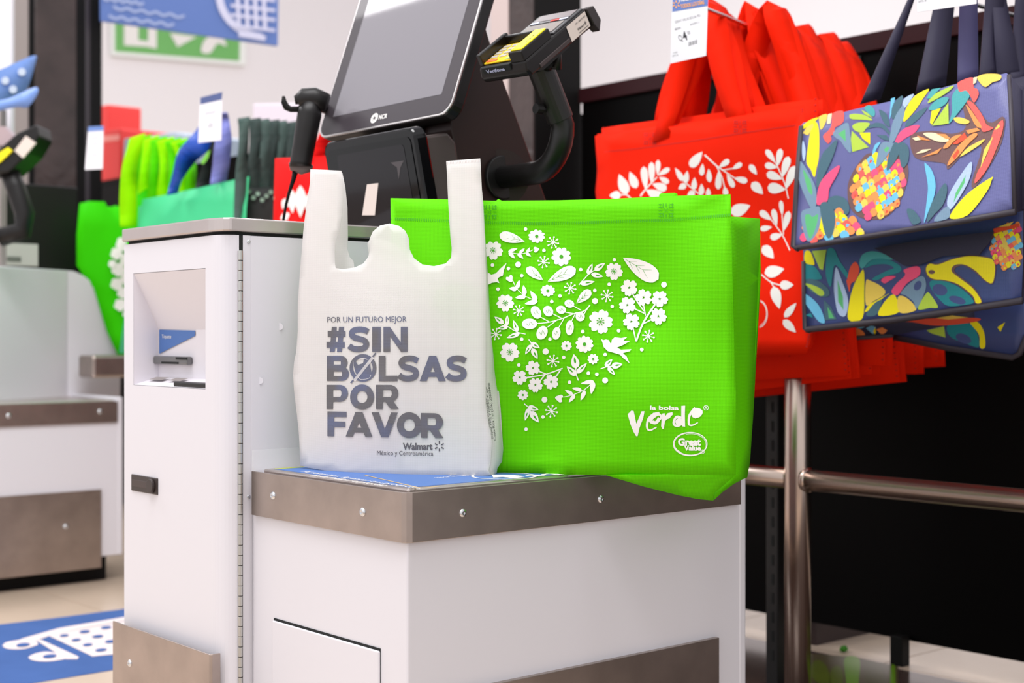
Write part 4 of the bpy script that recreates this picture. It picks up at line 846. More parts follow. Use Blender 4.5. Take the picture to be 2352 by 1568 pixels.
for k in range(6): q = pi/2+k*pi/3; a.poly(stroke([(1553+4*cos(q), 10+4*sin(q)), (1553+9*cos(q), 10+9*sin(q))], 2.4))
a.build('header_lettering', cm((255, 176, 70)), t1)
a = Art(tf, 0.0014); a.text('GREAT VALUE BOLSA MD', 1551, 54, 1609, 38, 6); a.text('MEDIAN', 1551, 70, 1564, 66, 5, bold=0.01); a.text('BOVEMC1.1', 1586, 59, 1607, 53, 4.5)
a.text('Q', 1561, 95, 1569, 92, 14); a.text('4', 1571, 93, 1580, 90, 19, bold=0.04); a.text('50', 1580, 80, 1586, 78, 8); a.text('DPTO. 36', 1545, 131, 1558, 128, 4); a.text('77305', 1546, 124, 1556, 121, 3)
for k in range(9): a.poly(stroke([(1582+k*2.3, 106-k*0.7), (1582+k*2.3, 97-k*0.7)], 1.3 if k % 3 else 0.8))
a.build('tag_lettering', INK, t1)
t2, tf = tag('price_tag', 'white price tag above the pineapple bags at the upper right', [(2103, -150), (2250, -168), (2243, 9), (2107, 28)], (2.60, 2.55, 2.60), None)
a = Art(tf, 0.0014); a.text('DPTO. 36', 2110, 6, 2128, 3, 4); a.text('77305', 2110, -1, 2124, -3, 3); a.build('tag_lettering', INK, t2)

# ---------------------------------------------------------------- navy bags with tropical print
NAVY = mat('navy_coated', (102, 104, 160), 0.42, weave=0.0032, coat=0.08)
NAVYB = mat('navy_coated_deep', (62, 76, 132), 0.42, weave=0.0032, coat=0.1)
PIPE = mat('black_piping', (58, 52, 62), 0.55, weave=0.002)
STRAP = mat('navy_strap', (44, 40, 66), 0.6, weave=0.0026)
STRAPL = mat('navy_strap_light', (78, 74, 120), 0.55, weave=0.0026)
CL = dict(Y=(255, 238, 0), LY=(250, 216, 92), CR=(255, 236, 192), CO=(252, 98, 92), PK=(255, 84, 132), LM=(186, 216, 72), TL=(74, 172, 176), DT=(70, 108, 124), GB=(122, 152, 178), BL=(112, 198, 238), OR=(255, 156, 84), RD=(242, 84, 52), GN=(94, 192, 122), LV=(182, 204, 240), HB=(118, 84, 84), DK=(60, 62, 92), T2=(30, 140, 150), NB=(70, 84, 140))
def paint(fn, root, items, ox, oy, k, lift=0.0018, name='tropical_print'):
    mb = MB(); mi = []; ms = []
    for i, (c, pts) in enumerate(items):
        A = Art(fn, lift+0.00001*i, ox, oy, k); A.poly(bez(pts, 4) if len(pts) > 4 else pts); m = mat('motif_'+c, CL[c], 0.42, weave=0.0032)
        if m not in ms: ms.append(m)
        mb.add(A.v, A.f); mi += [ms.index(m)]*len(A.f)
    o = mb.build(name, ms[0], root)
    for m in ms[1:]: o.data.materials.append(m)
    o.data.polygons.foreach_set('material_index', mi)
    return o
def cells(cx, cy, rx, ry, rot, clip=None, seed=1):
    rg = random.Random(seed); L = []; rows = 7
    for j in range(-rows, rows+1):
        for i in range(-8, 9):
            u = (i+(0.5 if j % 2 else 0))*0.29; v = j*0.165
            if u*u+v*v > 1: continue
            sq = sqrt(max(0.05, 1-u*u))
            p = lambda a, b: (cx+(u+a)*rx*cos(rot)-(v+b)*ry*sin(rot), cy+(u+a)*rx*sin(rot)+(v+b)*ry*cos(rot))
            w = 0.135*(0.55+0.45*sqrt(max(0, 1-u*u))); g = [p(-w*0.7, -0.085), p(0, -0.14), p(w*0.9, -0.06), p(w, 0.06), p(0.0, 0.145), p(-w, 0.055)]
            if clip and not clip(p(0, 0)): continue
            c = rg.choice(['Y', 'Y', 'OR', 'OR', 'OR', 'CO', 'PK', 'BL', 'LY']); L.append((c, g))
            if rg.random() < 0.5: L.append((rg.choice(['OR', 'RD', 'BL', 'Y']), [p(-w*0.1, -0.02), p(w*0.7, -0.02), p(w*0.5, 0.06), p(0, 0.09)]))
    return L
def piping(root, fn, pts, r): MB().tube([fn(x, y, 0.001) for x, y in pts], r, 8).build('piping', PIPE, root, smooth=True)
pa = plane((1838, 290, 2.83), (2322, 170, 2.49), (1820, 570, 2.80))
fa = lambda x, y, l: P(x, y, pa(x, y)-l)
NA = thing('pineapple_bag', 'navy bag with pineapple print hanging foremost, wide flap edged in black', 'bag', fa(2070, 570, 0), 'navy pineapple bags')
fo = [(1838, 292), (1846, 282), (1960, 252), (2080, 225), (2200, 192), (2312, 168), (2323, 176), (2330, 330), (2333, 488), (2200, 512), (2080, 532), (1950, 553), (1832, 574), (1820, 566), (1826, 430)]
sheet(fo, fa, 30, 'flap', NAVY, NA, solid=0.0016)
fab = lambda x, y, l: P(x, y, pa(x, y)+0.045)
sheet([(1850, 300), (2318, 182), (2352, 200), (2352, 480), (2330, 480), (1850, 560)], fab, 60, 'body', STRAP, NA, solid=0.004)
def fs_(x, y, l): return P(x, y, pa(2326, y)+0.05*(x-2324)/40)
sheet([(2323, 176), (2345, 205), (2366, 215), (2366, 480), (2333, 488), (2330, 330)], fs_, 30, 'side_gusset', STRAP, NA)
piping(NA, fa, [(1841, 290), (1830, 430), (1822, 566), (1834, 572)], 0.0058); piping(NA, fa, [(1828, 570), (1950, 550), (2080, 529), (2200, 509), (2333, 486)], 0.0058); piping(NA, fa, [(2318, 172), (2326, 330), (2331, 487)], 0.004)
N1 = [('HB', [(600, 950), (680, 830), (760, 770), (1000, 760), (1090, 880), (1080, 1040), (1000, 1230), (880, 1340), (700, 1345), (585, 1250), (560, 1080)]),
 ('HB', [(1110, 640), (1160, 590), (1330, 575), (1480, 600), (1600, 540), (1570, 320), (1660, 310), (1800, 500), (1920, 450), (1945, 520), (1890, 740), (1700, 1050), (1650, 1030), (1740, 720), (1620, 740), (1450, 910), (1410, 860), (1200, 830), (1130, 770)]),
 ('Y', [(262, 500), (296, 510), (312, 600), (310, 800), (290, 900), (275, 975), (258, 970), (240, 920), (200, 850), (215, 700), (235, 580)]), ('LY', [(172, 590), (215, 530), (262, 520), (235, 580), (212, 612), (180, 600)]), ('LY', [(312, 450), (382, 430), (362, 520), (325, 565), (312, 490)]), ('Y', [(165, 560), (168, 528), (235, 478), (308, 456), (262, 505), (200, 545)]), ('CR', [(388, 430), (425, 420), (410, 512), (378, 516)]),
 ('CO', [(432, 422), (520, 400), (528, 480), (500, 520), (452, 545), (440, 600), (412, 620), (420, 650), (390, 686), (352, 642), (352, 610), (395, 570), (420, 520)]), ('GB', [(436, 590), (500, 530), (560, 505), (580, 560), (592, 762), (540, 725), (500, 665), (448, 630)]), ('GN', [(478, 600), (540, 560), (546, 670)]),
 ('LM', [(580, 432), (640, 425), (720, 440), (782, 482), (700, 478), (610, 474), (582, 462)]), ('LM', [(680, 388), (740, 420), (782, 462), (712, 432)]), ('TL', [(708, 370), (760, 350), (800, 400), (792, 450), (740, 420)]), ('LM', [(602, 532), (660, 502), (756, 508), (720, 560), (690, 590), (632, 576)]), ('LM', [(598, 574), (746, 718), (602, 760), (590, 650)]), ('Y', [(664, 592), (760, 590), (760, 696), (690, 640)]),
 ('DT', [(836, 395), (870, 400), (910, 440), (932, 540), (880, 500)]), ('BL', [(928, 482), (942, 292), (978, 280), (962, 380)]), ('DT', [(945, 420), (968, 330), (1042, 265), (1036, 340), (965, 470)]), ('LV', [(1042, 352), (1062, 290), (1142, 250), (1112, 310), (1066, 372)]), ('Y', [(1055, 496), (1070, 390), (1150, 270), (1276, 206), (1225, 290), (1150, 400)]), ('DT', [(1066, 530), (1130, 440), (1262, 365), (1205, 450), (1110, 530)]),
 ('DT', [(718, 560), (800, 505), (880, 520), (938, 590), (930, 612), (862, 550), (790, 545)]), ('DT', [(815, 610), (900, 612), (940, 662), (880, 655)]), ('GB', [(928, 672), (936, 600), (965, 480), (1042, 352), (1062, 402), (1048, 480), (1012, 580), (962, 675)]), ('PK', [(978, 678), (1012, 600), (1080, 545), (1190, 524), (1152, 590), (1065, 642), (1012, 682)]), ('BL', [(776, 792), (800, 700), (852, 674), (812, 740), (796, 796)])]
N1 += cells(830, 1055, 235, 285, 0.32)
N1 += [('DT', [(1000, 690), (1060, 680), (1100, 740), (1090, 850), (1040, 900), (1015, 800)]), ('GB', [(812, 892), (840, 720), (880, 672), (952, 680), (966, 692), (932, 760), (862, 852)]), ('GN', [(880, 740), (905, 715), (935, 722), (900, 765)]), ('DT', [(906, 922), (920, 800), (970, 682), (1012, 692), (1018, 760), (972, 852)]),
 ('LM', [(1266, 332), (1330, 250), (1482, 178), (1478, 202), (1400, 262)]), ('TL', [(1254, 292), (1300, 210), (1382, 195), (1290, 290)]), ('TL', [(1272, 382), (1350, 298), (1446, 280), (1420, 340), (1330, 390)]), ('LM', [(1302, 530), (1446, 325), (1450, 510), (1380, 522)]), ('Y', [(1284, 502), (1300, 400), (1382, 374), (1302, 522)]), ('TL', [(1478, 410), (1482, 260), (1560, 188), (1630, 250), (1612, 310), (1520, 432), (1450, 512)]),
 ('CO', [(1538, 145), (1660, 106), (1668, 190), (1702, 210), (1712, 260), (1672, 326), (1640, 270), (1602, 222), (1545, 232), (1530, 190)]), ('CR', [(1666, 108), (1700, 100), (1690, 150), (1665, 166)]), ('LY', [(1702, 100), (1780, 74), (1900, 80), (1902, 125), (1832, 150), (1772, 190), (1722, 150)]),
 ('CO', [(1608, 320), (1662, 330), (1740, 430), (1782, 520), (1842, 550), (1772, 582), (1740, 570), (1702, 470)]), ('OR', [(1600, 345), (1650, 400), (1740, 540), (1690, 532), (1640, 442)]), ('CO', [(1920, 480), (1926, 560), (1880, 702), (1792, 900), (1682, 1035), (1700, 940), (1790, 780), (1840, 582)]), ('LY', [(1840, 620), (1792, 760), (1728, 902), (1760, 740)]), ('LY', [(1855, 560), (1890, 512), (1900, 540), (1862, 566)]),
 ('CR', [(1128, 640), (1180, 625), (1212, 652), (1160, 662)]), ('OR', [(1170, 614), (1240, 640), (1292, 662), (1200, 652)]), ('CR', [(1224, 600), (1330, 595), (1442, 640), (1430, 672), (1330, 662)]), ('OR', [(1340, 600), (1420, 604), (1464, 640), (1430, 648)]), ('CR', [(1158, 776), (1220, 740), (1298, 734), (1230, 766)]), ('OR', [(1208, 808), (1300, 768), (1392, 720), (1350, 772)]), ('OR', [(1400, 722), (1480, 630), (1562, 608), (1490, 672), (1440, 722)]), ('RD', [(1480, 692), (1590, 588), (1612, 642), (1520, 692)]), ('OR', [(1440, 882), (1470, 800), (1540, 700), (1660, 600), (1702, 612), (1620, 692), (1530, 802)]), ('LY', [(1548, 802), (1620, 720), (1758, 648), (1740, 682), (1640, 752)]), ('LY', [(1494, 462), (1560, 458), (1632, 490), (1602, 516), (1520, 502)]), ('OR', [(1600, 572), (1700, 548), (1722, 572), (1622, 602)]), ('RD', [(1480, 800), (1530, 735), (1545, 760), (1500, 830)]),
 ('BL', [(1236, 868), (1256, 868), (1300, 920), (1332, 1020), (1326, 1132), (1272, 1280), (1232, 1382), (1258, 1180), (1266, 1050)]), ('DT', [(1416, 1034), (1436, 1100), (1400, 1222), (1330, 1300), (1258, 1375), (1290, 1230), (1350, 1122)]), ('LV', [(1640, 848), (1646, 950), (1592, 1080), (1470, 1262), (1435, 1202), (1480, 1080)]), ('GN', [(1600, 960), (1590, 1030), (1490, 1210), (1510, 1120)]), ('GB', [(1322, 1368), (1370, 1290), (1440, 1238), (1462, 1290), (1440, 1346)]), ('Y', [(1822, 984), (1826, 1010), (1782, 1110), (1620, 1312), (1466, 1346), (1490, 1270), (1620, 1122)]), ('DT', [(1080, 1268), (1140, 1272), (1200, 1352), (1192, 1382), (1128, 1392)]),
 ('DT', [(288, 1000), (330, 800), (400, 710), (472, 654), (432, 802), (362, 952), (300, 1072)]), ('GB', [(140, 850), (175, 870), (230, 962), (282, 1080), (287, 1222), (252, 1267), (200, 1180), (132, 1000)]), ('GN', [(170, 922), (205, 960), (240, 1030), (252, 1132), (212, 1092)]), ('PK', [(490, 878), (472, 952), (402, 1080), (382, 1190), (294, 1224), (300, 1100), (340, 1000), (420, 920)]), ('LV', [(168, 660), (190, 720), (192, 790), (176, 840), (160, 760)]), ('DT', [(384, 1190), (450, 1144), (542, 1170), (577, 1250), (552, 1312), (450, 1272)])]
N1 += [q for q in cells(430, 1560, 300, 280, 0.2, lambda p: p[1] < 1545-(p[0]-100)*0.1 and p[0] > 110 and p[0] < 700, 4)]
N1 += [('GB', [(155, 1290), (230, 1254), (262, 1250), (312, 1240), (327, 1332), (302, 1452), (240, 1540), (200, 1530), (165, 1420)]), ('GN', [(188, 1322), (230, 1310), (252, 1332), (302, 1310), (282, 1422), (235, 1522), (205, 1452)]), ('DT', [(320, 1232), (380, 1200), (442, 1272), (452, 1372), (432, 1480), (390, 1520), (350, 1432)])]
paint(fa, NA, N1, 1800, 150, 3.824)
def strapq(root, quads, t, m=STRAP):
    for qd in quads:
        (x0, y0), (x1, y1), (x2, y2), (x3, y3) = qd
        fn = lambda s, r: P((x0+(x1-x0)*s)*(1-r)+(x3+(x2-x3)*s)*r, (y0+(y1-y0)*s)*(1-r)+(y3+(y2-y3)*s)*r, t+0.004*sin(6*r+x0)+0.003*s)
        MB().grid(fn, 2, 10).build('handle', m, root, smooth=True, solid=0.003)
strapq(NA, [((1975, 240), (2022, 228), (2120, -60), (2112, -60))], 2.80)
strapq(NA, [((2199, 192), (2247, 180), (2244, -60), (2206, -60))], 2.64, STRAPL)
pb = plane((1845, 560, 2.87), (2345, 480, 2.54), (1852, 755, 2.86))
fb = lambda x, y, l: P(x, y, pb(x, y)-l)
NBg = thing('pineapple_bag', 'navy tropical print bag with yellow bird-like motif hanging under the foremost flap', 'bag', fb(2100, 740, 0), 'navy pineapple bags')
sheet([(1845, 540), (2080, 500), (2349, 455), (2350, 600), (2346, 690), (2200, 712), (2050, 735), (1860, 758), (1848, 752), (1846, 640)], fb, 30, 'front_panel', NAVYB, NBg, solid=0.0016)
sheet([(1860, 540), (2352, 460), (2352, 690), (1865, 755)], lambda x, y, l: P(x, y, pb(x, y)+0.04), 70, 'back_panel', STRAP, NBg)
piping(NBg, fb, [(1846, 600), (1847, 690), (1849, 755), (1860, 760)], 0.005); piping(NBg, fb, [(1852, 757), (2050, 735), (2200, 713), (2348, 690)], 0.0065)
N2 = [('T2', [(205, 540), (300, 560), (360, 640), (367, 680), (290, 686), (205, 685)]), ('T2', [(430, 390), (490, 390), (542, 500), (622, 620), (616, 672), (512, 545), (480, 600), (457, 757), (412, 652), (412, 500)]), ('Y', [(208, 415), (260, 415), (300, 530), (270, 542), (205, 515)]), ('LM', [(275, 408), (415, 395), (382, 592), (350, 582)]), ('DT', [(205, 690), (320, 690), (430, 770), (440, 840), (360, 850), (250, 790)]), ('LM', [(205, 722), (300, 745), (380, 790), (392, 832), (350, 842), (270, 782)]), ('BL', [(200, 822), (290, 880), (360, 970), (402, 1102), (340, 1092), (250, 972), (200, 892)]), ('DT', [(390, 880), (460, 952), (517, 1072), (400, 1082)]), ('GN', [(425, 950), (460, 1000), (492, 1062), (440, 1062)]), ('T2', [(208, 1032), (265, 1010), (287, 1057)]),
 ('RD', [(618, 682), (650, 560), (702, 514), (737, 592), (700, 692), (655, 725), (640, 805), (612, 702)]), ('LV', [(510, 565), (560, 680), (627, 882), (602, 1037), (530, 1012), (495, 850), (490, 702)]), ('GN', [(525, 690), (577, 852), (582, 982), (530, 902)]),
 ('TL', [(738, 542), (760, 450), (850, 410), (960, 430), (1062, 492), (900, 482), (830, 512), (768, 577)]), ('T2', [(788, 572), (870, 490), (1010, 488), (1132, 552), (1132, 612), (1000, 652), (902, 692), (868, 672), (1000, 602), (1072, 572), (1000, 537), (880, 542)]), ('PK', [(1168, 592), (1290, 554), (1332, 590), (1312, 652), (1200, 722), (1110, 837), (1048, 802), (1100, 722), (1182, 642)]), ('PK', [(948, 692), (1000, 654), (1092, 655), (1022, 702), (980, 722)]),
 ('Y', [(630, 1076), (640, 900), (680, 750), (740, 630), (780, 598), (784, 800), (767, 1062)]), ('LY', [(800, 702), (850, 700), (932, 740), (987, 792), (970, 842), (880, 892), (800, 932)]), ('Y', [(790, 1002), (830, 932), (902, 890), (1030, 818), (960, 870), (880, 952)]), ('DT', [(800, 1030), (880, 920), (950, 880), (955, 910), (900, 1030)]), ('Y', [(925, 1037), (960, 932), (1042, 840), (1092, 852), (1122, 1002)]), ('LY', [(1110, 862), (1172, 850), (1262, 922), (1282, 987), (1130, 1007)]),
 ('GB', [(1140, 812), (1250, 702), (1352, 650), (1387, 740), (1352, 862), (1292, 972), (1262, 902), (1190, 842)]), ('NB', disc(1305, 745, 34, 12, 50, 0.5)), ('LM', [(1310, 977), (1340, 892), (1392, 815), (1422, 822), (1502, 952), (1422, 962)]),
 ('T2', [(1420, 712), (1480, 690), (1602, 710), (1742, 782), (1852, 900), (1762, 932), (1600, 942), (1520, 882), (1440, 782)]), ('NB', disc(1520, 785, 74, 16, 54, 0.3)), ('NB', disc(1690, 885, 84, 16, 36, 0.3)),
 ('HB', [(1375, 590), (1410, 525), (1500, 530), (1640, 480), (1800, 448), (1960, 460), (2050, 495), (2066, 600), (2035, 728), (1955, 700), (1860, 612), (1760, 552), (1690, 560), (1660, 600), (1710, 650), (1840, 750), (1912, 850), (1932, 910), (1865, 920), (1830, 850), (1690, 740), (1560, 700), (1460, 692), (1400, 655)]),
 ('Y', [(1385, 582), (1420, 532), (1500, 540), (1640, 490), (1800, 458), (1950, 470), (2040, 500), (2056, 600), (2030, 717), (1960, 692), (1870, 602), (1760, 540), (1662, 545), (1634, 602), (1700, 662), (1830, 760), (1900, 850), (1922, 907), (1870, 912), (1840, 842), (1700, 732), (1560, 690), (1470, 682), (1410, 652)]), ('HB', disc(1440, 612, 32, 14, 20)),
 ('HB', [(2020, 300), (2060, 230), (2290, 200), (2310, 540), (2180, 560), (2060, 480), (2010, 400)])]
N2 += cells(2210, 360, 200, 220, 0.3, lambda p: p[0] < 2305, 8) + [('RD', [(2040, 190), (2290, 140), (2290, 175), (2040, 240)]), ('LY', [(2080, 175), (2240, 120), (2200, 165)])]
paint(fb, NBg, N2, 1800, 480, 4.237)
a = Art(fb, 0.010, 1800, 480, 4.237); a.poly([(880, 380), (1400, 290), (2045, 218), (2000, 330), (1900, 448), (1700, 446), (1540, 460), (1330, 540), (1180, 552), (1040, 470), (940, 410)], 90); a.build('pocket_flap', STRAP, NBg, solid=0.003)
pc = plane((1872, 760, 3.03), (2345, 690, 2.69), (1885, 782, 3.03))
fc = lambda x, y, l: P(x, y, pc(x, y)-l)
NC = thing('pineapple_bag', 'navy pineapple bag whose dark lower edge shows above the bright red corner', 'bag', fc(1990, 778, 0), 'navy pineapple bags')
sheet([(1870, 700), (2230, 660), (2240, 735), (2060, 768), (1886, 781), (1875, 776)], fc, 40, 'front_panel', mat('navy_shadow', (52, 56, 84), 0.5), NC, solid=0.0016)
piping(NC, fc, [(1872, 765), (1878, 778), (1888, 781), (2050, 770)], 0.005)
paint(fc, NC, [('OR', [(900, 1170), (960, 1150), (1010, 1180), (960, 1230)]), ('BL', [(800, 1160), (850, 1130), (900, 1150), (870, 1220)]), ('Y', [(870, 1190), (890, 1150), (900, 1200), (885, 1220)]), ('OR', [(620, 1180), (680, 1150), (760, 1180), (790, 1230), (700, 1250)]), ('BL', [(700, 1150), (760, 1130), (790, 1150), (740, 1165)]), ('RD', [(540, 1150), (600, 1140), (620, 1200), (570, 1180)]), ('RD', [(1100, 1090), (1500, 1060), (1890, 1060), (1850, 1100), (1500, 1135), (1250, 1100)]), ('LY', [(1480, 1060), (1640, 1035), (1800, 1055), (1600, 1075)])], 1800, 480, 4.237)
pd = plane((2040, 745, 2.98), (2350, 690, 2.76), (2330, 822, 2.78))
fd = lambda x, y, l: P(x, y, pd(x, y)-l)
ND = thing('pineapple_bag', 'navy tropical bag hanging askew lowest in the pineapple stack', 'bag', fd(2250, 820, 0), 'navy pineapple bags')
sheet([(2030, 720), (2200, 690), (2362, 660), (2362, 760), (2342, 815), (2326, 822), (2180, 800), (2034, 772)], fd, 40, 'front_panel', NAVYB, ND, solid=0.0016)
piping(ND, fd, [(2034, 771), (2180, 800), (2326, 821), (2342, 812), (2360, 770)], 0.006)
paint(fd, ND, [('T2', [(1600, 1130), (1800, 1110), (1880, 1200), (1900, 1340), (1780, 1310), (1620, 1240)]), ('NB', disc(1750, 1260, 80, 14, 44, 0.4)), ('LM', [(1390, 1180), (1560, 1140), (1575, 1250), (1440, 1210)]), ('Y', [(1810, 1100), (1890, 1100), (1950, 1200), (1960, 1340), (1910, 1345), (1900, 1220)]), ('Y', [(2080, 1150), (2155, 1100), (2110, 1195)])], 1800, 480, 4.237)
NE = thing('pineapple_bag', 'dark navy bag bundle with crossing straps behind the foremost pineapple flap', 'bag', P(2280, 480, 2.75), 'navy pineapple bags')
pe = plane((1900, 300, 3.02), (2362, 180, 2.70), (1900, 520, 3.0))
sheet([(2040, 250), (2362, 175), (2362, 520), (2040, 540)], lambda x, y, l: P(x, y, pe(x, y)), 60, 'front_panel', STRAP, NE, solid=0.01)
strapq(NE, [((2103, 215), (2172, 195), (2200, -60), (2160, -60)), ((2248, 190), (2290, 175), (2312, -60), (2268, -60)), ((2290, 190), (2345, 180), (2300, -60), (2275, -60)), ((2318, 200), (2362, 190), (2368, -60), (2336, -60))], 2.74)
# ================================================================ next checkout behind, left
b2, B = bagging('bagging_unit', 'second white bagging cabinet with steel bands at the left, farther back', off=(0.205, 2.9, 0))
for x, y in ((20, 955), (230, 945)): MB().screw(PV(x, y, 2.899), (0, -1, 0), 0.009).build('screw', CHROME, b2, smooth=True)
MB().screw(PV(151, 1209, 2.897), (0, -1, 0), 0.009).build('screw', CHROME, b2, smooth=True)
rs = thing('curved_riser', 'white curved plastic guard rising behind the second bagging cabinet', 'guard', PV(140, 905, 3.28))
cv = bez([(155, 621), (176, 625), (205, 643), (232, 680), (252, 722), (268, 765), (275, 800), (277, 850), (276, 920)], 5, False)
MB().prism([PV(x, y, 3.28) for x, y in [(155, 921), (155, 621)]+cv], (0, 0.02, 0)).build('curved_panel', WHITE, rs, bevel=0.004)
e0, e1 = PV(155, 621, 3.28), PV(155, 921, 3.28); q0, q1 = PV(-60, 621, 3.05), PV(-60, 935, 3.05)
MB().prism([e0, e1, Vector((q1.x, 3.05, e1.z)), Vector((q0.x, 3.05, e0.z))], (0, 0.02, 0)).build('side_panel', WHITE, rs, bevel=0.004)
sh = PV(212, 868, 3.1); s2 = PV(330, 815, 3.1)
o = MB().box(sh.x, 3.1, sh.z, s2.x+0.1, 3.22, s2.z).build('steel_shelf', STEELD, None, bevel=0.01); lone(o, 'short steel shelf end between the curved guard and the checkout cabinet', 'shelf')
bx = thing('receipt_box', 'black box with white label standing behind the second bagging cabinet guard', 'terminal', PV(90, 619, 3.5))
p0, p1 = PV(-80, 618, 3.42), PV(180, 430, 3.42); MB().box(p0.x, 3.42, p0.z, p1.x, 3.7, p1.z).build('housing', BLACK, bx, bevel=0.006)
p0, p1 = PV(2, 609, 3.418), PV(87, 561, 3.418); MB().box(p0.x, 3.415, p0.z, p1.x, 3.419, p1.z).build('label', mat('label_grey', (204, 206, 198), 0.6), bx, bevel=0.002)
p0, p1 = PV(16, 600, 3.414), PV(44, 590, 3.414); MB().box(p0.x, 3.412, p0.z, p0.x+0.05, 3.4145, p1.z).build('label_mark', mat('label_mark', (110, 116, 108), 0.6), bx)
T4 = 4.6
pt = thing('payment_terminal', 'blurred black payment terminal with yellow guard at the far left edge', 'terminal', P(40, 420, T4))
MB().prism([P(x, y, T4) for x, y in ((-40, 400), (-40, 372), (40, 305), (84, 285), (90, 312), (66, 352), (20, 396))], FW*0.14).build('body', BLACK, pt, bevel=0.006)
MB().prism([P(x, y, T4-0.01) for x, y in ((-20, 382), (-20, 362), (18, 338), (28, 346), (0, 372))], FW*0.01).build('yellow_guard_cover', YEL, pt)
MB().prism([P(x, y, T4-0.012) for x, y in ((33, 346), (59, 312), (82, 328), (52, 363))], FW*0.01).build('asset_sticker', mat('sticker_card', (228, 214, 204)), pt)
MB().tube([P(20, 390, T4+0.05), P(36, 430, T4+0.05), P(56, 490, T4+0.05), P(52, 530, T4+0.05), P(0, 545, T4+0.05)], 0.032, 12).build('arm_tube', BLACK, pt, smooth=True)
MB().prism([P(x, y, T4+0.02) for x, y in ((-30, 330), (-30, 292), (10, 290), (30, 312), (20, 336))], FW*0.05).build('display', mat('pinkish_display', (180, 160, 164), 0.4), pt)
fl_ = thing('blue_flyer', 'blue printed flyer card curled at the far left above the terminal', 'flyer', P(10, 255, 4.75))
sheet(bez([(-40, 172), (0, 160), (45, 140), (82, 127), (80, 150), (64, 200), (46, 226), (0, 246), (-40, 258)], 3), lambda x, y, l: P(x, y, 4.75+0.001*x), 40, 'card', mat('flyer_blue', (112, 146, 210), 0.5), fl_)
for x, y in ((12, 185), (50, 165), (30, 205)): Art(lambda x, y, l: P(x, y, 4.74+0.001*x), 0).poly(disc(x, y, 9)).build('print_spot', cm((214, 226, 246)), fl_)
f2 = thing('blue_flyer', 'smaller blue flyer card under the larger one at the far left', 'flyer', P(40, 250, 4.7))
sheet(bez([(-40, 240), (20, 226), (60, 208), (84, 200), (87, 214), (64, 246), (40, 246), (0, 254), (-40, 262)], 3), lambda x, y, l: P(x, y, 4.68-0.001*x), 40, 'card', mat('flyer_blue', (112, 146, 210)), f2)

# columns
def column(name, lab, v, segs, vd=0.25):
    t = thing(name, lab, 'column', (PV(segs[0][0], 700, v).x, v, 0))
    for x0, x1, n, m in segs:
        a0, a1 = PV(x0, 700, v), PV(x1, 700, v); MB().box(a0.x, v, 0, a1.x, v+vd, 4.2).build(n, m, t, bevel=0.004)
    return t
COLB = mat('column_brown_lacquer', (62, 50, 48), 0.28, bump=(24, 0.35, 0.01), var=(5, 0.35))
column('store_column', 'dark column with grey edge strip standing at the far left', 4.7, [(28, 66, 'edge_strip', mat('strip_grey', (160, 150, 146), 0.5)), (66, 80, 'joint', BLACKM), (80, 176, 'front_panel', COLB), (176, 196, 'joint', BLACKM), (196, 208, 'trim', mat('trim_dark', (52, 46, 52), 0.4)), (208, 235, 'side_panel', BLACKM)])
cs = thing('store_column', 'dark column with pale edge strip behind the payment terminal', 'column', (1.8, 1.75, 0))
c0 = PU(1335, 700, UPB); v_ = 1.66; x1 = PV(1228, 700, v_).x; x2 = PV(1335, 700, v_).x
MB().box(x1+0.002, v_, 0, x2, v_+0.20, 4.2).build('side_panel', BLACKM, cs, bevel=0.003)
va = PU(1171, 700, x1).y; vb = PU(1130, 700, x1).y
MB().box(x1-0.004, v_+0.003, 0, x1+0.002, va, 4.2).build('front_panel', COLB, cs, bevel=0.002)
MB().box(x1-0.008, va, 0, x1+0.03, vb, 4.2).build('edge_strip', mat('strip_pale', (196, 178, 174), 0.5), cs, bevel=0.003)
MB().box(x1+0.03, v_+0.2, 0, x2, vb, 4.2).build('core', BLACKM, cs)

# bags on the far rack
LIME = mat('lime_nonwoven', (172, 255, 0), 0.65, trans=0.2, spec=0.1); LIME2 = mat('leaf_green_nonwoven', (60, 214, 0), 0.65, trans=0.15, spec=0.1); EMER = mat('emerald_nonwoven', (64, 208, 142), 0.6, trans=0.1)
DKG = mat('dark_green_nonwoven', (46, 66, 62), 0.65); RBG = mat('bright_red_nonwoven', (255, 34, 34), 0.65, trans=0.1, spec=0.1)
def D_(t): return lambda x, y, l: P(x, y, t+0.012*sin(x*0.05)*sin(y*0.03)-l)
def strip(root, L, R, t, m, n=10):   # ribbon between two pixel polylines with depth
    l, r = bez(L, 4, False), bez(R, 4, False); k = min(len(l), len(r)); mb = MB()
    mb.ribbon([(P(l[i][0], l[i][1], t+0.02*sin(i*0.7)), P(r[i][0], r[i][1], t+0.03+0.02*sin(i*0.9+1))) for i in range(k)]); mb.build('handle', m, root, smooth=True, solid=0.003)
r3 = thing('red_shopping_bag', 'red shopping bag with white print hanging on the far rack behind the handheld scanner', 'bag', P(700, 600, 3.95))
sheet([(632, 364), (700, 362), (770, 355), (790, 610), (640, 620), (628, 520)], D_(3.95), 40, 'front_panel', RBG, r3); sheet([(640, 370), (775, 360), (790, 610), (645, 620)], D_(4.0), 60, 'back_panel', RBG, r3)
strip(r3, [(706, 370), (722, 335), (738, 300)], [(735, 368), (752, 340), (768, 300)], 3.93, RBG); strip(r3, [(738, 300), (760, 330), (765, 365)], [(768, 296), (785, 330), (790, 365)], 3.97, RBG)
a = Art(D_(3.945), 0.006, inc=2e-4)
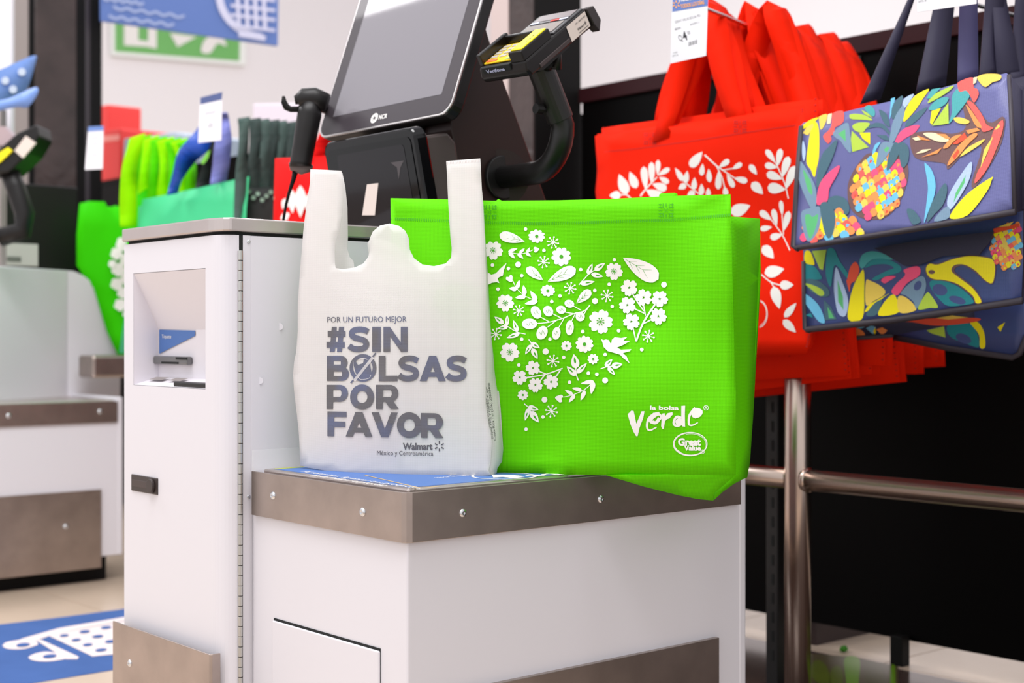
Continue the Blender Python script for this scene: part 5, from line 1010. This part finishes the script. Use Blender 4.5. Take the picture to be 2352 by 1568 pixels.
for q in ((648, 480, 662, 455, 20), (672, 490, 668, 432, 22), (690, 500, 690, 425, 26), (706, 490, 714, 440, 20), (660, 505, 650, 490, 24), (730, 500, 736, 440, 24)): a.poly(leaf(*q, fat=0.9))
a.build('leaf_print', FLOWER, r3)
hk = P(764, 300, 3.96); th = thing('display_hook', 'wire hook carrying the red bag behind the handheld scanner', 'hook', (1.70, hk.y, hk.z)); MB().tube([hk, Vector((1.70, hk.y, hk.z))], 0.005, 8).build('wire_arm', CHROME, th)
dg = thing('dark_green_bag', 'dark green bag with crowded loops of handle hanging on the far rack', 'bag', P(610, 620, 4.25))
sheet([(560, 430), (640, 430), (660, 620), (560, 620)], D_(4.25), 40, 'front_panel', mat('deep_green_black', (20, 26, 24), 0.7), dg)
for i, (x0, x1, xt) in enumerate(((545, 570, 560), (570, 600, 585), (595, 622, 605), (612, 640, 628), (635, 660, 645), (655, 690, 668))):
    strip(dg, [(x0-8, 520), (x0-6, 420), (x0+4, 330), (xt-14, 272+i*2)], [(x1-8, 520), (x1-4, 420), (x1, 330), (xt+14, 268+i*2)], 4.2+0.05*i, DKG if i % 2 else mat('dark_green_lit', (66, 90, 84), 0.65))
a = Art(D_(4.24), 0)
for k in range(7): a.poly(disc(572+k*10, 440+(k*37 % 23), 5))
a.build('sparkle_print', cm((120, 150, 130)), dg)
em = thing('emerald_bag', 'emerald green bag with blue handles showing above the steel counter', 'bag', P(440, 830, 4.45))
fe = plane((320, 465, 4.75), (572, 407, 4.22), (312, 560, 4.75)); fef = lambda x, y, l: P(x, y, fe(x, y)+0.01*sin(x*0.04)-l)
sheet([(328, 458), (400, 444), (480, 426), (572, 405), (566, 480), (560, 620), (420, 760), (290, 812), (274, 810), (290, 700), (312, 560)], fef, 40, 'front_panel', EMER, em)
sheet([(320, 474), (560, 420), (556, 600), (300, 790)], lambda x, y, l: P(x, y, fe(x, y)+0.12), 60, 'back_panel', EMER, em)
HB1 = mat('royal_blue_strap', (10, 72, 176), 0.45, coat=0.1); HB2 = mat('periwinkle_strap', (136, 142, 218), 0.6)
strip(em, [(384, 448), (396, 400), (412, 345), (450, 300), (470, 262)], [(408, 444), (420, 410), (448, 372), (480, 340), (506, 262)], 4.45, HB1)
strip(em, [(483, 424), (488, 380), (494, 330), (500, 280), (500, 260)], [(520, 416), (528, 370), (532, 320), (527, 280), (522, 258)], 4.32, HB2)
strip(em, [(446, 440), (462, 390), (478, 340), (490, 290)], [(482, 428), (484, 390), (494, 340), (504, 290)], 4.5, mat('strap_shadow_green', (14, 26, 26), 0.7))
Art(lambda x, y, l: P(x, y, 4.43), 0).poly(bez([(462, 372), (474, 352), (482, 345), (478, 362), (468, 376)])).build('strap_print', cm((120, 200, 60)), em)
lb = thing('lime_bag', 'lime green bag bundle with bright looped handles on the far rack', 'bag', P(340, 760, 4.9))
sheet([(285, 440), (440, 420), (420, 620), (300, 760)], D_(4.95), 50, 'front_panel', LIME2, lb)
for i, (b0, b1, t0, t1) in enumerate(((276, 314, 298, 334), (300, 330, 318, 348), (318, 350, 330, 366), (340, 372, 345, 384), (362, 392, 360, 400), (384, 414, 378, 416), (404, 432, 392, 430), (424, 448, 404, 436))):
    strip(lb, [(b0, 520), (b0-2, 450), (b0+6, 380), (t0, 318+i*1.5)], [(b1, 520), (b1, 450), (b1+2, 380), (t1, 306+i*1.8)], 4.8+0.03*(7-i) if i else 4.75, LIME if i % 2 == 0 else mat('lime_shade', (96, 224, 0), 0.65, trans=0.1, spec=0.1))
gg = thing('green_flower_bag', 'leaf green bag with white flower print beside the curved guard', 'bag', P(250, 820, 5.15))
sheet([(183, 467), (205, 462), (241, 463), (248, 480), (262, 472), (320, 480), (330, 830), (270, 815), (245, 760), (215, 660), (176, 610), (176, 540)], D_(5.15), 40, 'front_panel', LIME2, gg); sheet([(190, 470), (320, 480), (330, 830), (262, 800), (180, 612)], D_(5.25), 60, 'back_panel', LIME2, gg)
a = Art(D_(5.14), 0.006, inc=2e-4)
for x, y, r in ((282, 560, 16), (268, 582, 14), (290, 596, 14), (272, 618, 16), (290, 640, 14), (268, 652, 14), (282, 672, 13), (276, 700, 14), (294, 720, 12), (258, 606, 9)): a.polys(petals(x, y, r, 5, 0.3, 0.95))
a.build('flower_print', FLOWER, gg)
t3, tf = tag('price_tag', 'white price tag in front of the blue handles on the far rack', [(460, 224), (511, 211), (508, 322), (455, 328)], (4.2, 4.15, 4.2), None)
a = Art(tf, 0.002); a.poly([(460, 224), (511, 211), (509, 229), (460, 240)]); a.build('header_band', mat('band_navy', (74, 88, 136), 0.5), t3)
a = Art(tf, 0.002); [a.poly(stroke(p, 2.2)) for p in ([(470, 262), (496, 256)], [(476, 292), (490, 289)], [(478, 286), (488, 284)])]; a.build('tag_print', cm((150, 150, 160)), t3); MB().tube([P(486, 300, 4.202), P(497, 310, 4.33)], 0.004, 8).build('tag_hook', CHROME, t3)
t4, tf = tag('price_tag', 'white price tag on the black column edge at the left', [(203, 291), (238, 289), (236, 388), (195, 390)], (4.6, 4.58, 4.6), None)
a = Art(tf, 0.002); a.poly([(203, 291), (238, 289), (238, 300), (202, 302)]); a.build('header_band', mat('band_blue', (104, 136, 200), 0.5), t4)
a = Art(tf, 0.002); [a.poly(stroke(p, 2)) for p in ([(208, 318), (228, 316)], [(210, 330), (226, 329)], [(210, 356), (224, 355)])]; a.build('tag_print', cm((186, 190, 204)), t4); p_ = P(220, 296, 4.61); MB().tube([p_, PV(214, 300, 4.7)], 0.004, 8).build('tag_hook', CHROME, t4)
def onrack(name, part, lab, cat, pts, m, d=0.3, u=1.895):
    t = thing(name, lab, cat, PU(pts[0][0], pts[0][1], u)); zb = 1.6; q = [PU(x, y, u) for x, y in pts]
    lo = min(p.z for p in q); 
    for p in q:
        if p.z < lo+0.06: p.z = zb
    t.location.z = zb; ORG[t.name] = Vector(t.location)
    MB().prism(q, (d, 0, 0)).build(part, m, t, bevel=0.008); return t, q
st_, q = onrack('stock_box', 'box_body', 'red boxed merchandise blurred on top of the far rack', 'box', [(228, 372), (228, 300), (275, 294), (275, 372)], mat('stock_red', (238, 60, 56), 0.6))
MB().prism([PU(x, y, 1.893) for x, y in ((230, 327), (230, 312), (274, 309), (273, 322))], (0.004, 0, 0)).build('box_band', mat('stock_pink', (250, 150, 140), 0.6), st_)
onrack('stock_box', 'box_body', 'small red carton standing up behind the left column', 'box', [(222, 372), (222, 244), (248, 240), (248, 372)], mat('stock_red', (238, 60, 56)), 0.2, 2.24)
onrack('stock_box', 'box_body', 'low blue grey carton on top of the far rack beside the lime handles', 'box', [(282, 372), (284, 318), (400, 303), (430, 308), (430, 372)], mat('stock_bluegrey', (178, 192, 208), 0.6))
st4, q = onrack('shelf_sign', 'board', 'pale lilac shelf sign behind the dark green handles', 'sign', [(578, 372), (580, 238), (690, 236), (690, 372)], mat('sign_lilac', (226, 214, 226), 0.6), 0.02)
# signs
ex = thing('exit_sign', 'green and white exit sign on the back wall half hidden by the blue sign', 'sign', PV(400, 145, 8.97))
W9 = 8.99
def pv(v): return lambda x, y, l: PV(x, y, v-l)
MB().prism([PV(x, y, W9) for x, y in ((250, -45), (562, -15), (560, 152), (254, 128))], (0, -0.03, 0)).build('board', mat('sign_white', (240, 244, 240), 0.5), ex)
a = Art(pv(W9-0.032), 0); a.poly([(264, -35), (552, -5), (550, 140), (264, 118)]); a.build('green_field', mat('exit_green', (112, 184, 100), 0.5), ex)
a = Art(pv(W9-0.036), 0, inc=4e-4); a.poly([(285, 10), (318, 12), (318, 92), (350, 96), (350, 108), (285, 104)]); a.poly([(340, 40), (360, 42), (360, 112), (340, 108)]); a.poly([(390, 76), (452, 84), (408, 108)]); a.poly(bez([(462, 118), (470, 92), (492, 80), (512, 88), (520, 106), (500, 100), (482, 122)])); a.build('exit_symbols', PWHITE, ex)
bs_ = thing('hanging_sign', 'blue hanging store sign with shopping cart picture', 'sign', PV(430, 80, 4.6))
MB().prism([PV(x, y, 4.6) for x, y in ((232, -140), (641, -120), (638, 105), (234, 48))], (0, 0.02, 0)).build('board', BLUEL, bs_)
a = Art(pv(4.597), 0, inc=1e-4)
a.polys(ring(620, -15, 125, 110, 17, pi*0.55, pi*1.1, n=24))
for x in (545, 565, 585, 605): a.poly(stroke([(x, -20), (x+4, 66)], 9))
for y in (-5, 18, 40, 64): a.poly(stroke([(530, y-6), (632, y+6)], 7))
a.poly(stroke([(548, 78), (610, 88)], 12)); a.build('cart_picture', cm((214, 214, 238)), bs_)
a = Art(pv(4.597), 0, inc=1e-4); rg = random.Random(3)
for y, x0, x1 in ((-4, 236, 330), (14, 260, 424), (36, 250, 400)):
    a.poly(stroke([(x0+(x1-x0)*i/10, y+(x0+(x1-x0)*i/10-232)*0.13+(3 if i % 2 else -3)) for i in range(11)], 6))
a.build('script_line', cm((170, 184, 222)), bs_)
for x in (260, 610): p = PV(x, -125, 4.61); MB().tube([p, Vector((p.x, p.y, 4.15))], 0.004, 6).build('hanger_rod', CHROME, bs_)

# blue floor graphic with cart
mt = thing('floor_graphic', 'blue floor graphic with white shopping cart icon at the lower left', 'floor graphic', PZ(150, 1480, 0))
FZ = lambda x, y, l: PZ(x, y, 0.0008+l)
a = Art(FZ, 0); a.poly([(-90, 1446), (0, 1434), (150, 1416), (340, 1391), (340, 1516), (266, 1537), (80, 1568), (-90, 1597)]); a.build('sheet', mat('floor_blue', (72, 100, 156), 0.85, spec=0.04, var=(6, 0.08)), mt, solid=0.001)
a = Art(FZ, 0.0014, 0, 1360, 7.35, inc=4e-5)
a.poly(bez([(45, 900), (110, 840), (300, 805), (400, 775), (560, 775), (640, 870), (560, 910), (420, 950), (250, 962), (110, 945)]))
a.poly([(385, 775), (1000, 600), (2300, 380), (2300, 440), (1300, 625), (830, 735), (640, 800), (420, 830)])
a.poly([(600, 800), (700, 800), (1330, 1085), (1310, 1125), (1110, 1125)])
a.poly(bez([(485, 1090), (600, 1030), (780, 1000), (960, 1025), (1150, 1080), (1100, 1120), (900, 1155), (700, 1162), (540, 1140)]))
a.poly([(830, 735), (1300, 630), (2300, 450), (2300, 1000), (1960, 1040), (1560, 1078), (1480, 1040)])
a.build('cart_icon', mat('floor_white', (238, 224, 222), 0.4), mt)
a = Art(FZ, 0.0030, 0, 1360, 7.35)
for x, y, r in ((1085, 725, 78), (1430, 660, 92), (1790, 590, 92), (1285, 800, 82), (1650, 740, 96), (1480, 880, 86), (1870, 825, 100), (1705, 968, 100), (390, 882, 118), (840, 1072, 118)): a.poly(disc(x, y, r, 18, r*0.27, -0.1))
a.build('cart_icon_holes', mat('floor_blue', (76, 112, 178)), mt)
# overhead lamps light the store, one of them added; the far left pale panel
pp = thing('info_panel', 'white information panel edge at the far upper left', 'panel', P(10, 300, 4.9))
MB().prism([P(x, y, 4.95) for x, y in ((-60, 330), (-60, -60), (26, -60), (26, 330))], FW*0.03).build('board', mat('panel_white', (236, 234, 240), 0.6), pp)
MB().box(pp.location.x-0.02, pp.location.y-0.02, 0, pp.location.x, pp.location.y, 1.6).build('post', GREY, pp)
